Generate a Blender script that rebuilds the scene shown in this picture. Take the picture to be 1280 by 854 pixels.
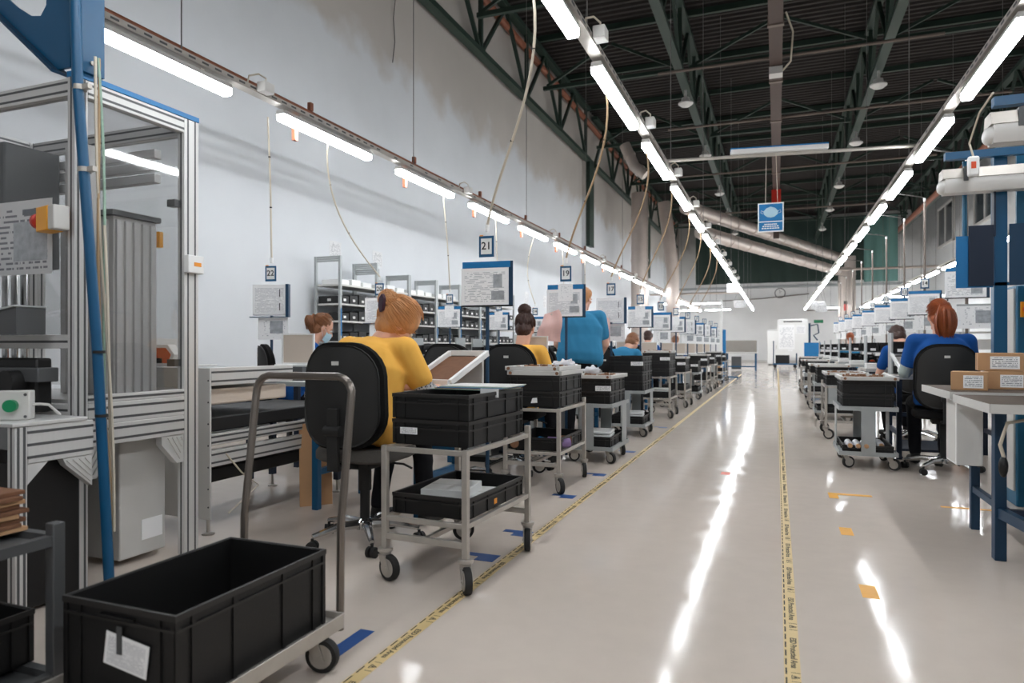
import bpy, math, random
from mathutils import Vector, Matrix, Euler, noise
random.seed(7)
for o in list(bpy.data.objects): bpy.data.objects.remove(o)
scene = bpy.context.scene
COL = scene.collection
PI = math.pi
# ------------------------------------------------------------------ camera
EYE = 1.05
YAW = math.atan(331.0/853.3)
cam_d = bpy.data.cameras.new('camera'); cam = bpy.data.objects.new('camera', cam_d); COL.objects.link(cam)
cam.location = (0, 0, EYE); cam.rotation_euler = (PI/2, 0, YAW)
cam_d.sensor_width = 36; cam_d.lens = 24; cam_d.shift_y = 6/1280; cam_d.clip_end = 200; cam_d.clip_start = .05
cam_d.dof.use_dof = True; cam_d.dof.focus_distance = 4.4; cam_d.dof.aperture_fstop = 2.8
scene.camera = cam
# ------------------------------------------------------------------ world + exposure (all light comes from the tube lamps)
w = bpy.data.worlds.new('world'); scene.world = w; w.use_nodes = True
w.node_tree.nodes['Background'].inputs[0].default_value = (.55, .6, .68, 1)
w.node_tree.nodes['Background'].inputs[1].default_value = .12
vs = scene.view_settings
vs.view_transform = 'Standard'; vs.look = 'None'; vs.gamma = 1; vs.use_curve_mapping = False
vs.exposure = 0.83
LAMP_POWER = 23.0

# ------------------------------------------------------------------ materials
def s2l(c):
    c = c/255.0
    return c/12.92 if c <= .04045 else ((c+.055)/1.055)**2.4
def rgb(r, g, b): return (s2l(r), s2l(g), s2l(b), 1)
def tint(c, k): return (min(c[0]*k, 1), min(c[1]*k, 1), min(c[2]*k, 1), 1)
MATS = {}
def mat(name, col, rough=.5, metal=0, var=.1, scale=6, bump=0, bscale=60, coat=0, emit=0, spec=.5, stretch=None, alpha=1):
    m = bpy.data.materials.new(name); m.use_nodes = True; nt = m.node_tree; N = nt.nodes; L = nt.links
    b = N['Principled BSDF']
    b.inputs['Roughness'].default_value = rough; b.inputs['Metallic'].default_value = metal
    b.inputs['Specular IOR Level'].default_value = spec
    tc = N.new('ShaderNodeTexCoord'); mp = N.new('ShaderNodeMapping'); L.new(tc.outputs['Object'], mp.inputs[0])
    if stretch: mp.inputs['Scale'].default_value = stretch
    nz = N.new('ShaderNodeTexNoise'); nz.inputs['Scale'].default_value = scale; nz.inputs['Detail'].default_value = 4
    L.new(mp.outputs[0], nz.inputs[0])
    mx = N.new('ShaderNodeMix'); mx.data_type = 'RGBA'
    mx.inputs[6].default_value = tint(col, 1-var); mx.inputs[7].default_value = tint(col, 1+var)
    L.new(nz.outputs['Fac'], mx.inputs[0]); L.new(mx.outputs[2], b.inputs['Base Color'])
    if bump:
        n2 = N.new('ShaderNodeTexNoise'); n2.inputs['Scale'].default_value = bscale; n2.inputs['Detail'].default_value = 3
        L.new(mp.outputs[0], n2.inputs[0])
        bp = N.new('ShaderNodeBump'); bp.inputs['Strength'].default_value = bump; bp.inputs['Distance'].default_value = .004
        L.new(n2.outputs['Fac'], bp.inputs['Height']); L.new(bp.outputs[0], b.inputs['Normal'])
    if coat: b.inputs['Coat Weight'].default_value = coat; b.inputs['Coat Roughness'].default_value = .06
    if emit:
        b.inputs['Emission Color'].default_value = (.93, .965, 1, 1); b.inputs['Emission Strength'].default_value = emit
    if alpha < 1: b.inputs['Alpha'].default_value = alpha
    MATS[name] = m
    return m
M = MATS
mat('black_plastic', rgb(14, 13, 13), .52, var=.15, bump=.15, bscale=220)
mat('black_rim', rgb(38, 36, 35), .45, var=.15)
mat('steel', rgb(188, 182, 174), .4, .45, var=.15, scale=14, bump=.08)
mat('alu', rgb(212, 211, 209), .4, .25, var=.05, scale=3, stretch=(30, 30, 1))
mat('alu_dark', rgb(92, 93, 94), .5, .4)
mat('chrome', rgb(205, 205, 205), .14, .95, var=.05)
mat('grey_sheet', rgb(172, 176, 176), .5, .15, var=.06)
mat('light_grey', rgb(205, 203, 199), .55, var=.05)
mat('white_paint', rgb(236, 236, 234), .5, var=.03)
mat('bench_worn', rgb(92, 79, 68), .65, var=.15, scale=8, spec=.2)
mat('steel_dark', rgb(132, 124, 117), .3, .85, var=.12, scale=10)
mat('bench_top', rgb(190, 184, 176), .45, var=.06, scale=40)
mat('blue_paint', rgb(6, 80, 120), .38, var=.08)
mat('blue_bright', rgb(20, 116, 176), .4, var=.08)
mat('blue_deep', rgb(20, 58, 86), .45, var=.1)
mat('navy', rgb(20, 36, 58), .5, var=.1)
mat('teal_blue', rgb(26, 98, 132), .4, var=.08)
mat('rubber', rgb(32, 31, 30), .7, var=.15)
mat('fabric_black', rgb(23, 22, 22), .95, var=.25, scale=160, bump=.5, bscale=400, spec=.2)
mat('fabric_grey', rgb(96, 92, 88), .95, var=.2, scale=160, bump=.4, bscale=400, spec=.2)
mat('yellow_shirt', rgb(247, 187, 88), .9, var=.05, scale=5, bump=.12, bscale=500, spec=.2)
mat('blue_shirt', rgb(30, 82, 150), .9, var=.06, scale=5, bump=.12, bscale=500, spec=.2)
mat('sky_shirt', rgb(58, 132, 172), .9, var=.06, scale=5, bump=.12, bscale=500, spec=.2)
mat('grey_sleeve', rgb(168, 178, 172), .9, var=.05, bump=.1, bscale=500, spec=.2)
mat('trousers', rgb(28, 28, 32), .9, var=.2, spec=.2)
mat('skin', rgb(226, 172, 146), .55, var=.05, scale=12)
mat('hair_blond', rgb(206, 148, 96), .42, var=.3, scale=40, stretch=(1, 1, .3))
mat('hair_brown', rgb(140, 92, 60), .42, var=.3, scale=40)
mat('hair_dark', rgb(70, 44, 36), .42, var=.3, scale=40)
mat('hair_red', rgb(156, 80, 42), .4, var=.3, scale=40)
mat('eye_white', rgb(235, 235, 232), .2); mat('eye_iris', rgb(60, 70, 70), .2); mat('lip', rgb(186, 106, 98), .5)
mat('mask_blue', rgb(176, 208, 222), .85, var=.04)
mat('hair_clip', rgb(66, 40, 56), .35)
mat('card', rgb(192, 150, 110), .8, var=.06, scale=10, bump=.05)
mat('card_dark', rgb(120, 82, 58), .85, var=.2, scale=30)
mat('beige_panel', rgb(206, 192, 178), .7, var=.04)
mat('pink_bag', rgb(232, 190, 182), .35, var=.08, scale=20)
mat('orange', rgb(236, 148, 40), .5); mat('orange_red', rgb(222, 78, 30), .45); mat('red', rgb(200, 48, 34), .4)
mat('amber', rgb(240, 166, 30), .4); mat('green_button', rgb(10, 130, 84), .35)
mat('tape_blue', rgb(28, 76, 138), .45); mat('tape_orange', rgb(240, 176, 72), .45); mat('tape_red', rgb(226, 112, 92), .45)
mat('tape_yellow', rgb(218, 192, 138), .42, var=.06, scale=18)
mat('ink', rgb(36, 36, 40), .6, var=.05)
mat('ink_soft', rgb(112, 116, 122), .7, var=.25, scale=60)
mat('girder_green', rgb(40, 58, 49), .55, var=.12, scale=2)
mat('conduit', rgb(120, 108, 100), .5, .3)
mat('brown_pipe', rgb(138, 82, 58), .6, var=.15)
mat('brown_bus', rgb(74, 58, 52), .55, var=.12)
mat('duct', rgb(196, 184, 176), .4, .55, var=.12, scale=3)
mat('cable', rgb(206, 196, 178), .6, var=.08); mat('cable_tan', rgb(178, 150, 116), .6); mat('wire', rgb(120, 118, 116), .45, .4)
mat('lamp_body', rgb(196, 194, 190), .5, var=.04)
mat('diffuser_off', rgb(222, 220, 216), .3, var=.02)
mat('diffuser', (1, 1, 1, 1), .4, var=0, emit=LAMP_POWER)
mat('bag_clear', rgb(214, 214, 218), .25, var=.08, scale=30)
mat('purple', rgb(128, 104, 150), .6, var=.25, scale=40)
mat('parts_brown', rgb(140, 100, 72), .6, var=.4, scale=80)
mat('pcb_green', rgb(150, 178, 160), .45, var=.3, scale=60)
mat('screen_dark', rgb(30, 32, 36), .15)
mat('curtain_green', rgb(40, 58, 52), .75, var=.15, scale=2, stretch=(3, 3, .3))
mat('curtain_teal', rgb(92, 132, 126), .6, var=.12, scale=3, stretch=(3, 3, .3))
mat('window_glass', rgb(70, 78, 84), .15)
mat('grey_partition', rgb(150, 146, 140), .8)

def glass(name, alpha_tint, a):
    m = bpy.data.materials.new(name); m.use_nodes = True; nt = m.node_tree; N = nt.nodes; L = nt.links
    out = N['Material Output']; N.remove(N['Principled BSDF'])
    tr = N.new('ShaderNodeBsdfTransparent'); tr.inputs[0].default_value = alpha_tint
    gl = N.new('ShaderNodeBsdfGlossy'); gl.inputs['Roughness'].default_value = .03
    lw = N.new('ShaderNodeLayerWeight'); lw.inputs[0].default_value = .5
    pw = N.new('ShaderNodeMath'); pw.operation = 'POWER'; pw.inputs[1].default_value = 4; L.new(lw.outputs['Facing'], pw.inputs[0])
    fr = N.new('ShaderNodeMath'); fr.operation = 'MULTIPLY_ADD'; fr.inputs[1].default_value = .6; fr.inputs[2].default_value = a; L.new(pw.outputs[0], fr.inputs[0])
    mx = N.new('ShaderNodeMixShader'); L.new(fr.outputs[0], mx.inputs[0]); L.new(tr.outputs[0], mx.inputs[1]); L.new(gl.outputs[0], mx.inputs[2])
    L.new(mx.outputs[0], out.inputs[0]); M[name] = m
glass('clear_panel', (.88, .88, .88, 1), .045)

# floor: light epoxy with gloss, faint stains and scuffs
def floor_mat():
    m = bpy.data.materials.new('epoxy_floor'); m.use_nodes = True; nt = m.node_tree; N = nt.nodes; L = nt.links; b = N['Principled BSDF']
    tc = N.new('ShaderNodeTexCoord')
    def nz(sc, det=4):
        n = N.new('ShaderNodeTexNoise'); n.inputs['Scale'].default_value = sc; n.inputs['Detail'].default_value = det; L.new(tc.outputs['Object'], n.inputs[0]); return n
    n1 = nz(.55, 6); n2 = nz(9, 6); n3 = nz(1.6, 2)
    mx = N.new('ShaderNodeMix'); mx.data_type = 'RGBA'; mx.inputs[6].default_value = rgb(201, 188, 176); mx.inputs[7].default_value = rgb(216, 204, 193)
    L.new(n1.outputs[0], mx.inputs[0])
    m2 = N.new('ShaderNodeMix'); m2.data_type = 'RGBA'; m2.blend_type = 'MULTIPLY'; m2.inputs[0].default_value = .10
    L.new(mx.outputs[2], m2.inputs[6]); L.new(n2.outputs[0], m2.inputs[7]); L.new(m2.outputs[2], b.inputs['Base Color'])
    mr = N.new('ShaderNodeMapRange'); mr.inputs[1].default_value = .3; mr.inputs[2].default_value = .7; mr.inputs[3].default_value = .05; mr.inputs[4].default_value = .15
    n4 = nz(5.0, 6); L.new(n4.outputs[0], mr.inputs[0]); L.new(mr.outputs[0], b.inputs['Roughness'])
    bp = N.new('ShaderNodeBump'); bp.inputs['Strength'].default_value = .13; bp.inputs['Distance'].default_value = .02
    L.new(n3.outputs[0], bp.inputs['Height']); L.new(bp.outputs[0], b.inputs['Normal'])
    b.inputs['Specular IOR Level'].default_value = .085
    M['floor'] = m
floor_mat()
# painted plaster wall with a dirty, greyer upper zone edged by an uneven line (old paint)
def wall_mat(name, c1, c2, zline, soft):
    m = bpy.data.materials.new(name); m.use_nodes = True; nt = m.node_tree; N = nt.nodes; L = nt.links; b = N['Principled BSDF']
    b.inputs['Roughness'].default_value = .8
    tc = N.new('ShaderNodeTexCoord'); sx = N.new('ShaderNodeSeparateXYZ'); L.new(tc.outputs['Object'], sx.inputs[0])
    n1 = N.new('ShaderNodeTexNoise'); n1.inputs['Scale'].default_value = 1.1; n1.inputs['Detail'].default_value = 6; L.new(tc.outputs['Object'], n1.inputs[0])
    ad = N.new('ShaderNodeMath'); ad.operation = 'MULTIPLY_ADD'; ad.inputs[1].default_value = 1.6; L.new(n1.outputs[0], ad.inputs[0]); L.new(sx.outputs[2], ad.inputs[2])
    mr = N.new('ShaderNodeMapRange'); mr.inputs[1].default_value = zline; mr.inputs[2].default_value = zline+soft
    L.new(ad.outputs[0], mr.inputs[0])
    mx = N.new('ShaderNodeMix'); mx.data_type = 'RGBA'; mx.inputs[6].default_value = c1; mx.inputs[7].default_value = c2; L.new(mr.outputs[0], mx.inputs[0])
    n2 = N.new('ShaderNodeTexNoise'); n2.inputs['Scale'].default_value = .7; n2.inputs['Detail'].default_value = 8; L.new(tc.outputs['Object'], n2.inputs[0])
    m2 = N.new('ShaderNodeMix'); m2.data_type = 'RGBA'; m2.blend_type = 'MULTIPLY'; m2.inputs[0].default_value = .22
    L.new(mx.outputs[2], m2.inputs[6]); L.new(n2.outputs[0], m2.inputs[7]); L.new(m2.outputs[2], b.inputs['Base Color'])
    M[name] = m
wall_mat('plaster', rgb(217, 220, 223), rgb(196, 190, 183), 6.6, .5)
wall_mat('plaster_back', rgb(246, 246, 245), rgb(196, 196, 194), 8.2, .8)
wall_mat('plaster_right', rgb(222, 224, 224), rgb(170, 172, 172), 7.5, .8)
mat('roof_deck', rgb(42, 37, 35), .75, var=.2, scale=1.2)
mat('wall_dark', rgb(50, 52, 52), .8)

# printed paper: rows of small grey marks, optionally a photo block
def paper(name, rows=16, base=(250, 250, 250), ink=(196, 198, 201), thr=.49, xs=20):
    m = bpy.data.materials.new(name); m.use_nodes = True; nt = m.node_tree; N = nt.nodes; L = nt.links; b = N['Principled BSDF']
    b.inputs['Roughness'].default_value = .35
    tc = N.new('ShaderNodeTexCoord'); sx = N.new('ShaderNodeSeparateXYZ'); L.new(tc.outputs['Generated'], sx.inputs[0])
    def math_(op, a, bb=None):
        n = N.new('ShaderNodeMath'); n.operation = op
        for i, v in enumerate((a, bb)):
            if v is None: continue
            if isinstance(v, (int, float)): n.inputs[i].default_value = v
            else: L.new(v, n.inputs[i])
        return n.outputs[0]
    zr = math_('MULTIPLY', sx.outputs[2], rows)
    row = math_('FLOOR', zr); fr = math_('FRACT', zr)
    cmb = N.new('ShaderNodeCombineXYZ'); L.new(math_('MULTIPLY', sx.outputs[0], xs), cmb.inputs[0]); L.new(math_('MULTIPLY', row, 3.71), cmb.inputs[1])
    nz = N.new('ShaderNodeTexNoise'); nz.inputs['Scale'].default_value = .55; nz.inputs['Detail'].default_value = 5; L.new(cmb.outputs[0], nz.inputs[0])
    a = math_('GREATER_THAN', nz.outputs[0], thr); bnd = math_('LESS_THAN', fr, .42)
    inx = math_('MULTIPLY', math_('GREATER_THAN', sx.outputs[0], .07), math_('LESS_THAN', sx.outputs[0], .93))
    inz = math_('MULTIPLY', math_('GREATER_THAN', sx.outputs[2], .07), math_('LESS_THAN', sx.outputs[2], .9))
    f = math_('MULTIPLY', math_('MULTIPLY', a, bnd), math_('MULTIPLY', inx, inz))
    mx = N.new('ShaderNodeMix'); mx.data_type = 'RGBA'; mx.inputs[6].default_value = rgb(*base); mx.inputs[7].default_value = rgb(*ink)
    L.new(f, mx.inputs[0]); L.new(mx.outputs[2], b.inputs['Base Color']); M[name] = m
paper('paper_text', 22); paper('paper_table', 30, thr=.42, ink=(190, 191, 195)); paper('paper_plain', 12, thr=.58, ink=(190, 191, 195)); paper('label_print', 7, thr=.46, xs=20, ink=(140, 142, 148))
paper('paper_dim', 14, base=(206, 206, 206), ink=(120, 120, 126))
# wood/print "photo" on instruction sheets
mat('photo_print', rgb(168, 172, 176), .35, var=.55, scale=26)
def leopard():
    m = bpy.data.materials.new('leopard'); m.use_nodes = True; nt = m.node_tree; N = nt.nodes; L = nt.links; b = N['Principled BSDF']; b.inputs['Roughness'].default_value = .9
    tc = N.new('ShaderNodeTexCoord'); v = N.new('ShaderNodeTexVoronoi'); v.inputs['Scale'].default_value = 75; L.new(tc.outputs['Object'], v.inputs[0])
    cr = N.new('ShaderNodeValToRGB'); e = cr.color_ramp.elements; e[0].color = rgb(40, 40, 42); e[0].position = .28; e[1].color = rgb(190, 188, 186); e[1].position = .42
    L.new(v.outputs[0], cr.inputs[0]); L.new(cr.outputs[0], b.inputs['Base Color']); M['leopard'] = m
leopard()

# ------------------------------------------------------------------ mesh helpers
class MB:
    def __init__(s): s.v = []; s.f = []
    def add(s, vs_, fs):
        b = len(s.v); s.v += [tuple(x) for x in vs_]; s.f += [tuple(i+b for i in f) for f in fs]; return s
    def box(s, x0, x1, y0, y1, z0, z1, rot=None, piv=None):
        vs_ = [Vector((x, y, z)) for x in (x0, x1) for y in (y0, y1) for z in (z0, z1)]
        if rot is not None:
            p = Vector(piv) if piv is not None else Vector(((x0+x1)/2, (y0+y1)/2, (z0+z1)/2))
            vs_ = [rot @ (v-p)+p for v in vs_]
        return s.add(vs_, [(0, 1, 3, 2), (4, 6, 7, 5), (0, 4, 5, 1), (2, 3, 7, 6), (0, 2, 6, 4), (1, 5, 7, 3)])
    def cbox(s, c, d, rot=None):
        return s.box(c[0]-d[0]/2, c[0]+d[0]/2, c[1]-d[1]/2, c[1]+d[1]/2, c[2]-d[2]/2, c[2]+d[2]/2, rot)
    def ring(s, c, x, y, r, n): return [c+x*(r*math.cos(2*PI*i/n))+y*(r*math.sin(2*PI*i/n)) for i in range(n)]
    def tube(s, pts, r, n=8, cap=True, flat=None):
        pts = [Vector(p) for p in pts]; k = len(pts); rr = r if isinstance(r, (list, tuple)) else [r]*k
        t0 = (pts[1]-pts[0]).normalized(); up = Vector((0, 0, 1)) if abs(t0.z) < .9 else Vector((0, 1, 0))
        x = t0.cross(up).normalized(); vs_ = []
        for i, p in enumerate(pts):
            t = (pts[min(i+1, k-1)]-pts[max(i-1, 0)]).normalized()
            x = (x-t*x.dot(t)); x = x.normalized() if x.length > 1e-6 else t.orthogonal().normalized()
            y = t.cross(x); vs_ += s.ring(p, x, y, rr[i], n)
        fs = [(i*n+j, i*n+(j+1) % n, (i+1)*n+(j+1) % n, (i+1)*n+j) for i in range(k-1) for j in range(n)]
        if cap: fs += [tuple(range(n-1, -1, -1)), tuple((k-1)*n+j for j in range(n))]
        return s.add(vs_, fs)
    def cyl(s, p0, p1, r, r1=None, n=12): return s.tube([p0, p1], [r, r if r1 is None else r1], n)
    def bar(s, p0, p1, a, b=None):
        p0 = Vector(p0); p1 = Vector(p1); b = b or a; t = (p1-p0).normalized()
        up = Vector((0, 0, 1)) if abs(t.z) < .95 else Vector((0, 1, 0)); x = t.cross(up).normalized(); y = x.cross(t)
        vs_ = [p+x*(i*a/2)+y*(j*b/2) for p in (p0, p1) for i, j in ((-1, -1), (1, -1), (1, 1), (-1, 1))]
        return s.add(vs_, [(0, 3, 2, 1), (4, 5, 6, 7), (0, 1, 5, 4), (1, 2, 6, 5), (2, 3, 7, 6), (3, 0, 4, 7)])
    def lathe(s, prof, n=16, c=(0, 0, 0), axis='z'):
        vs_ = []
        for r, h in prof:
            for i in range(n):
                a = 2*PI*i/n; u, v = r*math.cos(a), r*math.sin(a)
                q = (u, v, h) if axis == 'z' else ((h, u, v) if axis == 'x' else (v, h, u))
                vs_.append((q[0]+c[0], q[1]+c[1], q[2]+c[2]))
        k = len(prof); fs = [(i*n+j, i*n+(j+1) % n, (i+1)*n+(j+1) % n, (i+1)*n+j) for i in range(k-1) for j in range(n)]
        fs += [tuple(range(n-1, -1, -1)), tuple((k-1)*n+j for j in range(n))]
        return s.add(vs_, fs)
    def prism(s, poly, h0, h1, axis='z'):
        n = len(poly)
        def q(u, v, h): return (u, v, h) if axis == 'z' else ((h, u, v) if axis == 'x' else (u, h, v))
        vs_ = [q(u, v, h0) for u, v in poly]+[q(u, v, h1) for u, v in poly]
        fs = [tuple(range(n-1, -1, -1)), tuple(range(n, 2*n))]+[(i, (i+1) % n, n+(i+1) % n, n+i) for i in range(n)]
        if axis == 'y': fs = [tuple(reversed(f)) for f in fs]
        return s.add(vs_, fs)
    def ell(s, c, r, rot=None, nu=16, nv=10):
        c = Vector(c); vs_ = []; fs = []
        for i in range(1, nv):
            a = PI*i/nv
            for j in range(nu):
                b = 2*PI*j/nu; p = Vector((r[0]*math.sin(a)*math.cos(b), r[1]*math.sin(a)*math.sin(b), r[2]*math.cos(a)))
                if rot is not None: p = rot @ p
                vs_.append(c+p)
        tp = Vector((0, 0, r[2])); bt = Vector((0, 0, -r[2]))
        if rot is not None: tp = rot @ tp; bt = rot @ bt
        vs_ += [c+tp, c+bt]; T = (nv-1)*nu
        for i in range(nv-2):
            for j in range(nu): fs.append((i*nu+j, (i+1)*nu+j, (i+1)*nu+(j+1) % nu, i*nu+(j+1) % nu))
        for j in range(nu):
            fs.append((T, j, (j+1) % nu)); fs.append((T+1, (nv-2)*nu+(j+1) % nu, (nv-2)*nu+j))
        return s.add(vs_, fs)
    def cap(s, p0, r0, p1, r1, n=12):
        p0 = Vector(p0); p1 = Vector(p1)
        s.ell(p0, (r0,)*3, None, n, 8); s.ell(p1, (r1,)*3, None, n, 8)
        if (p1-p0).length > 1e-5: s.tube([p0, p1], [r0, r1], n)
        return s
    def mesh(s, name, m=None, smooth=35):
        me = bpy.data.meshes.new(name); me.from_pydata(s.v, [], s.f); me.update()
        if smooth:
            me.polygons.foreach_set('use_smooth', [True]*len(me.polygons)); me.set_sharp_from_angle(angle=math.radians(smooth))
        if m: me.materials.append(M[m])
        return me
    def build(s, name, m, parent=None, smooth=35, bev=0, kind=None, label=None):
        o = bpy.data.objects.new(name, s.mesh(name, m, smooth)); COL.objects.link(o); o.parent = parent
        if bev:
            md = o.modifiers.new('bevel', 'BEVEL'); md.width = bev; md.segments = 2; md.limit_method = 'ANGLE'; md.angle_limit = math.radians(50)
        if kind: o['kind'] = kind
        if label: o['label'] = label
        return o
def B(x0, x1, y0, y1, z0, z1): return MB().box(x0, x1, y0, y1, z0, z1)
def tag(o, label, cat, group=None):
    o['label'] = label; o['category'] = cat
    if group: o['group'] = group
    return o
def thing(name, label, cat, loc=(0, 0, 0), rz=0, group=None):
    o = bpy.data.objects.new(name, None); COL.objects.link(o); o.location = loc; o.rotation_euler = (0, 0, rz); o.empty_display_size = .1
    return tag(o, label, cat, group)
KIDS = {}
def copy_tree(o, loc=None, rz=None, label=None, group=None, parent=None, table=None):
    if table is None:
        table = {}
        for x in COL.objects:
            if x.parent: table.setdefault(x.parent.name, []).append(x)
    c = o.copy(); COL.objects.link(c); c.parent = parent
    for ch in table.get(o.name, []): copy_tree(ch, parent=c, table=table)
    if loc is not None: c.location = loc
    if rz is not None: c.rotation_euler = (0, 0, rz)
    if label: c['label'] = label
    if group: c['group'] = group
    return c
def struct(o): o['kind'] = 'structure'; return o
def place(o, loc, rz=None):
    o.location = loc
    if rz is not None: o.rotation_euler = (0, 0, rz)
    return o
TXT = {}
def text_mesh(body, size, extr=.0008, align='CENTER'):
    k = (body, size, extr, align)
    if k in TXT: return TXT[k]
    cu = bpy.data.curves.new('text', 'FONT'); cu.body = body; cu.size = size; cu.extrude = extr; cu.align_x = align; cu.align_y = 'CENTER'; cu.resolution_u = 3; cu.offset = size*.014
    ob = bpy.data.objects.new('text', cu); COL.objects.link(ob)
    me = bpy.data.meshes.new_from_object(ob.evaluated_get(bpy.context.evaluated_depsgraph_get()))
    bpy.data.objects.remove(ob); bpy.data.curves.remove(cu); TXT[k] = me
    return me
def text(name, body, size, m, parent, loc, rot=(PI/2, 0, 0), extr=.0008, bold=0, label=None):
    me = text_mesh(body, size, extr).copy(); me.materials.clear(); me.materials.append(M[m])
    o = bpy.data.objects.new(name, me); COL.objects.link(o); o.parent = parent; o.location = loc; o.rotation_euler = rot
    if label: o['label'] = label
    return o
ORD = ['first', 'second', 'third', 'fourth', 'fifth', 'sixth', 'seventh', 'eighth', 'ninth', 'tenth', 'eleventh', 'twelfth', 'thirteenth', 'fourteenth', 'fifteenth']

# ================================================================== THE HALL
XL, XR, YB, YF, ZR = -6.4, 8.5, 49.0, -8.0, 9.7
struct(B(XL-.3, XR+.3, YF-.3, YB+.3, -.2, 0).build('floor', 'floor', smooth=0))
struct(B(XL-.3, XL, YF, YB, 0, ZR).build('wall_left', 'plaster', smooth=0))
struct(B(XR, XR+.3, YF, YB, 0, ZR).build('wall_right', 'plaster_right', smooth=0))
struct(B(XL-.3, XR+.3, YB, YB+.3, 0, ZR).build('wall_back', 'plaster_back', smooth=0))
struct(B(XL-.3, XR+.3, YF-.3, YF, 0, ZR).build('wall_front', 'plaster', smooth=0))
# corrugated roof deck, ribs running across the hall
mb = MB(); prof = []; y = YF
while y < YB:
    prof += [(y, ZR), (y+.10, ZR), (y+.13, ZR-.06), (y+.22, ZR-.06)]; y += .25
prof += [(YB, ZR)]
vs_ = [(XL-.3, a, b) for a, b in prof]+[(XR+.3, a, b) for a, b in prof]; n = len(prof)
mb.add(vs_, [(i, i+1, n+i+1, n+i) for i in range(n-1)])
struct(mb.build('ceiling', 'roof_deck', smooth=0))
# pilaster strips in the left wall and the low plinth
for k, yy in enumerate((23.7, 35.5)):
    p = struct(B(XL, XL+.12, yy-.35, yy+.35, 0, 7.6).build('trim_%d' % (k+1), 'plaster', smooth=0))
    gc = thing('wall_column', 'dark green steel column face high on the %s plaster pilaster' % ('first', 'second')[k], 'column', (XL+.121, yy, 4.6), 0)
    B(0, .10, -.26, .26, 0, 3.1).build('web', 'girder_green', gc)
    B(.10, .14, -.3, .3, 0, 3.1).build('flange', 'girder_green', gc)
struct(B(XL, XL+.03, YF, YB, 0, .62).build('baseboard_left', 'alu_dark', smooth=0))
struct(B(XL+.3, XR, YB-.03, YB, 0, .12).build('baseboard_back', 'light_grey', smooth=0))
# rail between the white lower back wall and the dark upper part
struct(B(XL, XR, YB-.10, YB, 4.95, 5.1).build('trim_3', 'grey_sheet', smooth=0))
def wavy(x0, x1, y, z0, z1, amp, lam, name, m, label):
    mb = MB(); nx = int((x1-x0)/lam*8); nz = 6; T = .02
    for side in (0, 1):
        for i in range(nx+1):
            for j in range(nz+1):
                x = x0+(x1-x0)*i/nx
                yy = y+amp*math.sin(2*PI*(x-x0)/lam+1.3*math.sin(x*1.7))*(1.1-.5*j/nz)+side*T
                mb.v.append((x, yy, z0+(z1-z0)*j/nz))
        o = side*(nx+1)*(nz+1)
        for i in range(nx):
            for j in range(nz):
                f = (o+i*(nz+1)+j, o+(i+1)*(nz+1)+j, o+(i+1)*(nz+1)+j+1, o+i*(nz+1)+j+1)
                mb.f.append(f if side == 0 else f[::-1])
    return tag(mb.build(name, m, smooth=60), label, 'curtain')
wavy(-5.0, 5.6, 46.5, 5.1, 9.0, .05, .9, 'partition_curtain', 'curtain_green', 'dark green sheet curtain closing the hall above the white end wall')
wavy(4.1, 5.6, 38.5, 4.3, 7.6, .07, .5, 'strip_curtain', 'curtain_teal', 'pale teal plastic sheet curtain hanging beside the silver ducts')
# high windows in the right wall
for k, (yy, z0) in enumerate(((35.0, 6.6), (42.5, 6.6), (27.5, 6.6), (20, 6.6))):
    wn = struct(B(XR-.06, XR-.03, yy-1.7, yy+1.7, z0, z0+2.0).build('window_%d' % (k+1), 'window_glass', smooth=0))
    f = MB()
    for a, b_ in ((yy-1.8, yy-1.68), (yy-.06, yy+.06), (yy+1.68, yy+1.8)): f.box(XR-.12, XR-.005, a, b_, z0-.1, z0+2.1)
    f.box(XR-.12, XR-.005, yy-1.8, yy+1.8, z0-.12, z0); f.box(XR-.12, XR-.005, yy-1.8, yy+1.8, z0+2, z0+2.12)
    f.build('window_frame', 'light_grey', wn, smooth=0)

# ------------------------------------------------------------------ roof steel
def girder(x, y0, y1, label, zb=7.75, zt=9.35, step=1.5, m='girder_green'):
    g = thing('roof_girder', label, 'girder', (x, y0, zb), 0, 'long lattice girders under the roof')
    L_ = y1-y0; H_ = zt-zb
    for nm, zz in (('bottom_chord', 0), ('top_chord', H_)):
        B(-.10, .10, 0, L_, zz-.06, zz+.06).build(nm, m, g)
    ver = B(-.045, .045, -.045, .045, .061, H_-.061).mesh('web_post', m, 0)
    dg = [MB().bar((0, -step/2+.05, .062), (0, step/2-.05, H_-.062), .08).mesh('web_diagonal', m, 0), MB().bar((0, step/2-.05, .062), (0, -step/2+.05, H_-.062), .08).mesh('web_diagonal', m, 0)]
    k = 0; yy = step/2
    while yy < L_:
        a = bpy.data.objects.new('web_diagonal', dg[k % 2]); COL.objects.link(a); a.parent = g; a.location = (0, yy, 0)
        if k % 2:
            c = bpy.data.objects.new('web_post', ver); COL.objects.link(c); c.parent = g; c.location = (0, yy+step/2, 0)
        yy += step; k += 1
    return g
girder(XL+.22, 8, 23.3, 'dark green lattice girder along the white plaster wall before the column', zb=7.6)
girder(XL+.22, 24.2, 46, 'dark green lattice girder along the white plaster wall beyond the column', zb=7.6)
girder(-2.2, 11, 46, 'green lattice girder over the numbered work stations carrying round lamps')
girder(2.28, 11, 46, 'green lattice girder over the screened benches carrying round lamps')
girder(6.7, 11, 46, 'green lattice girder in front of the high windows')
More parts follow.
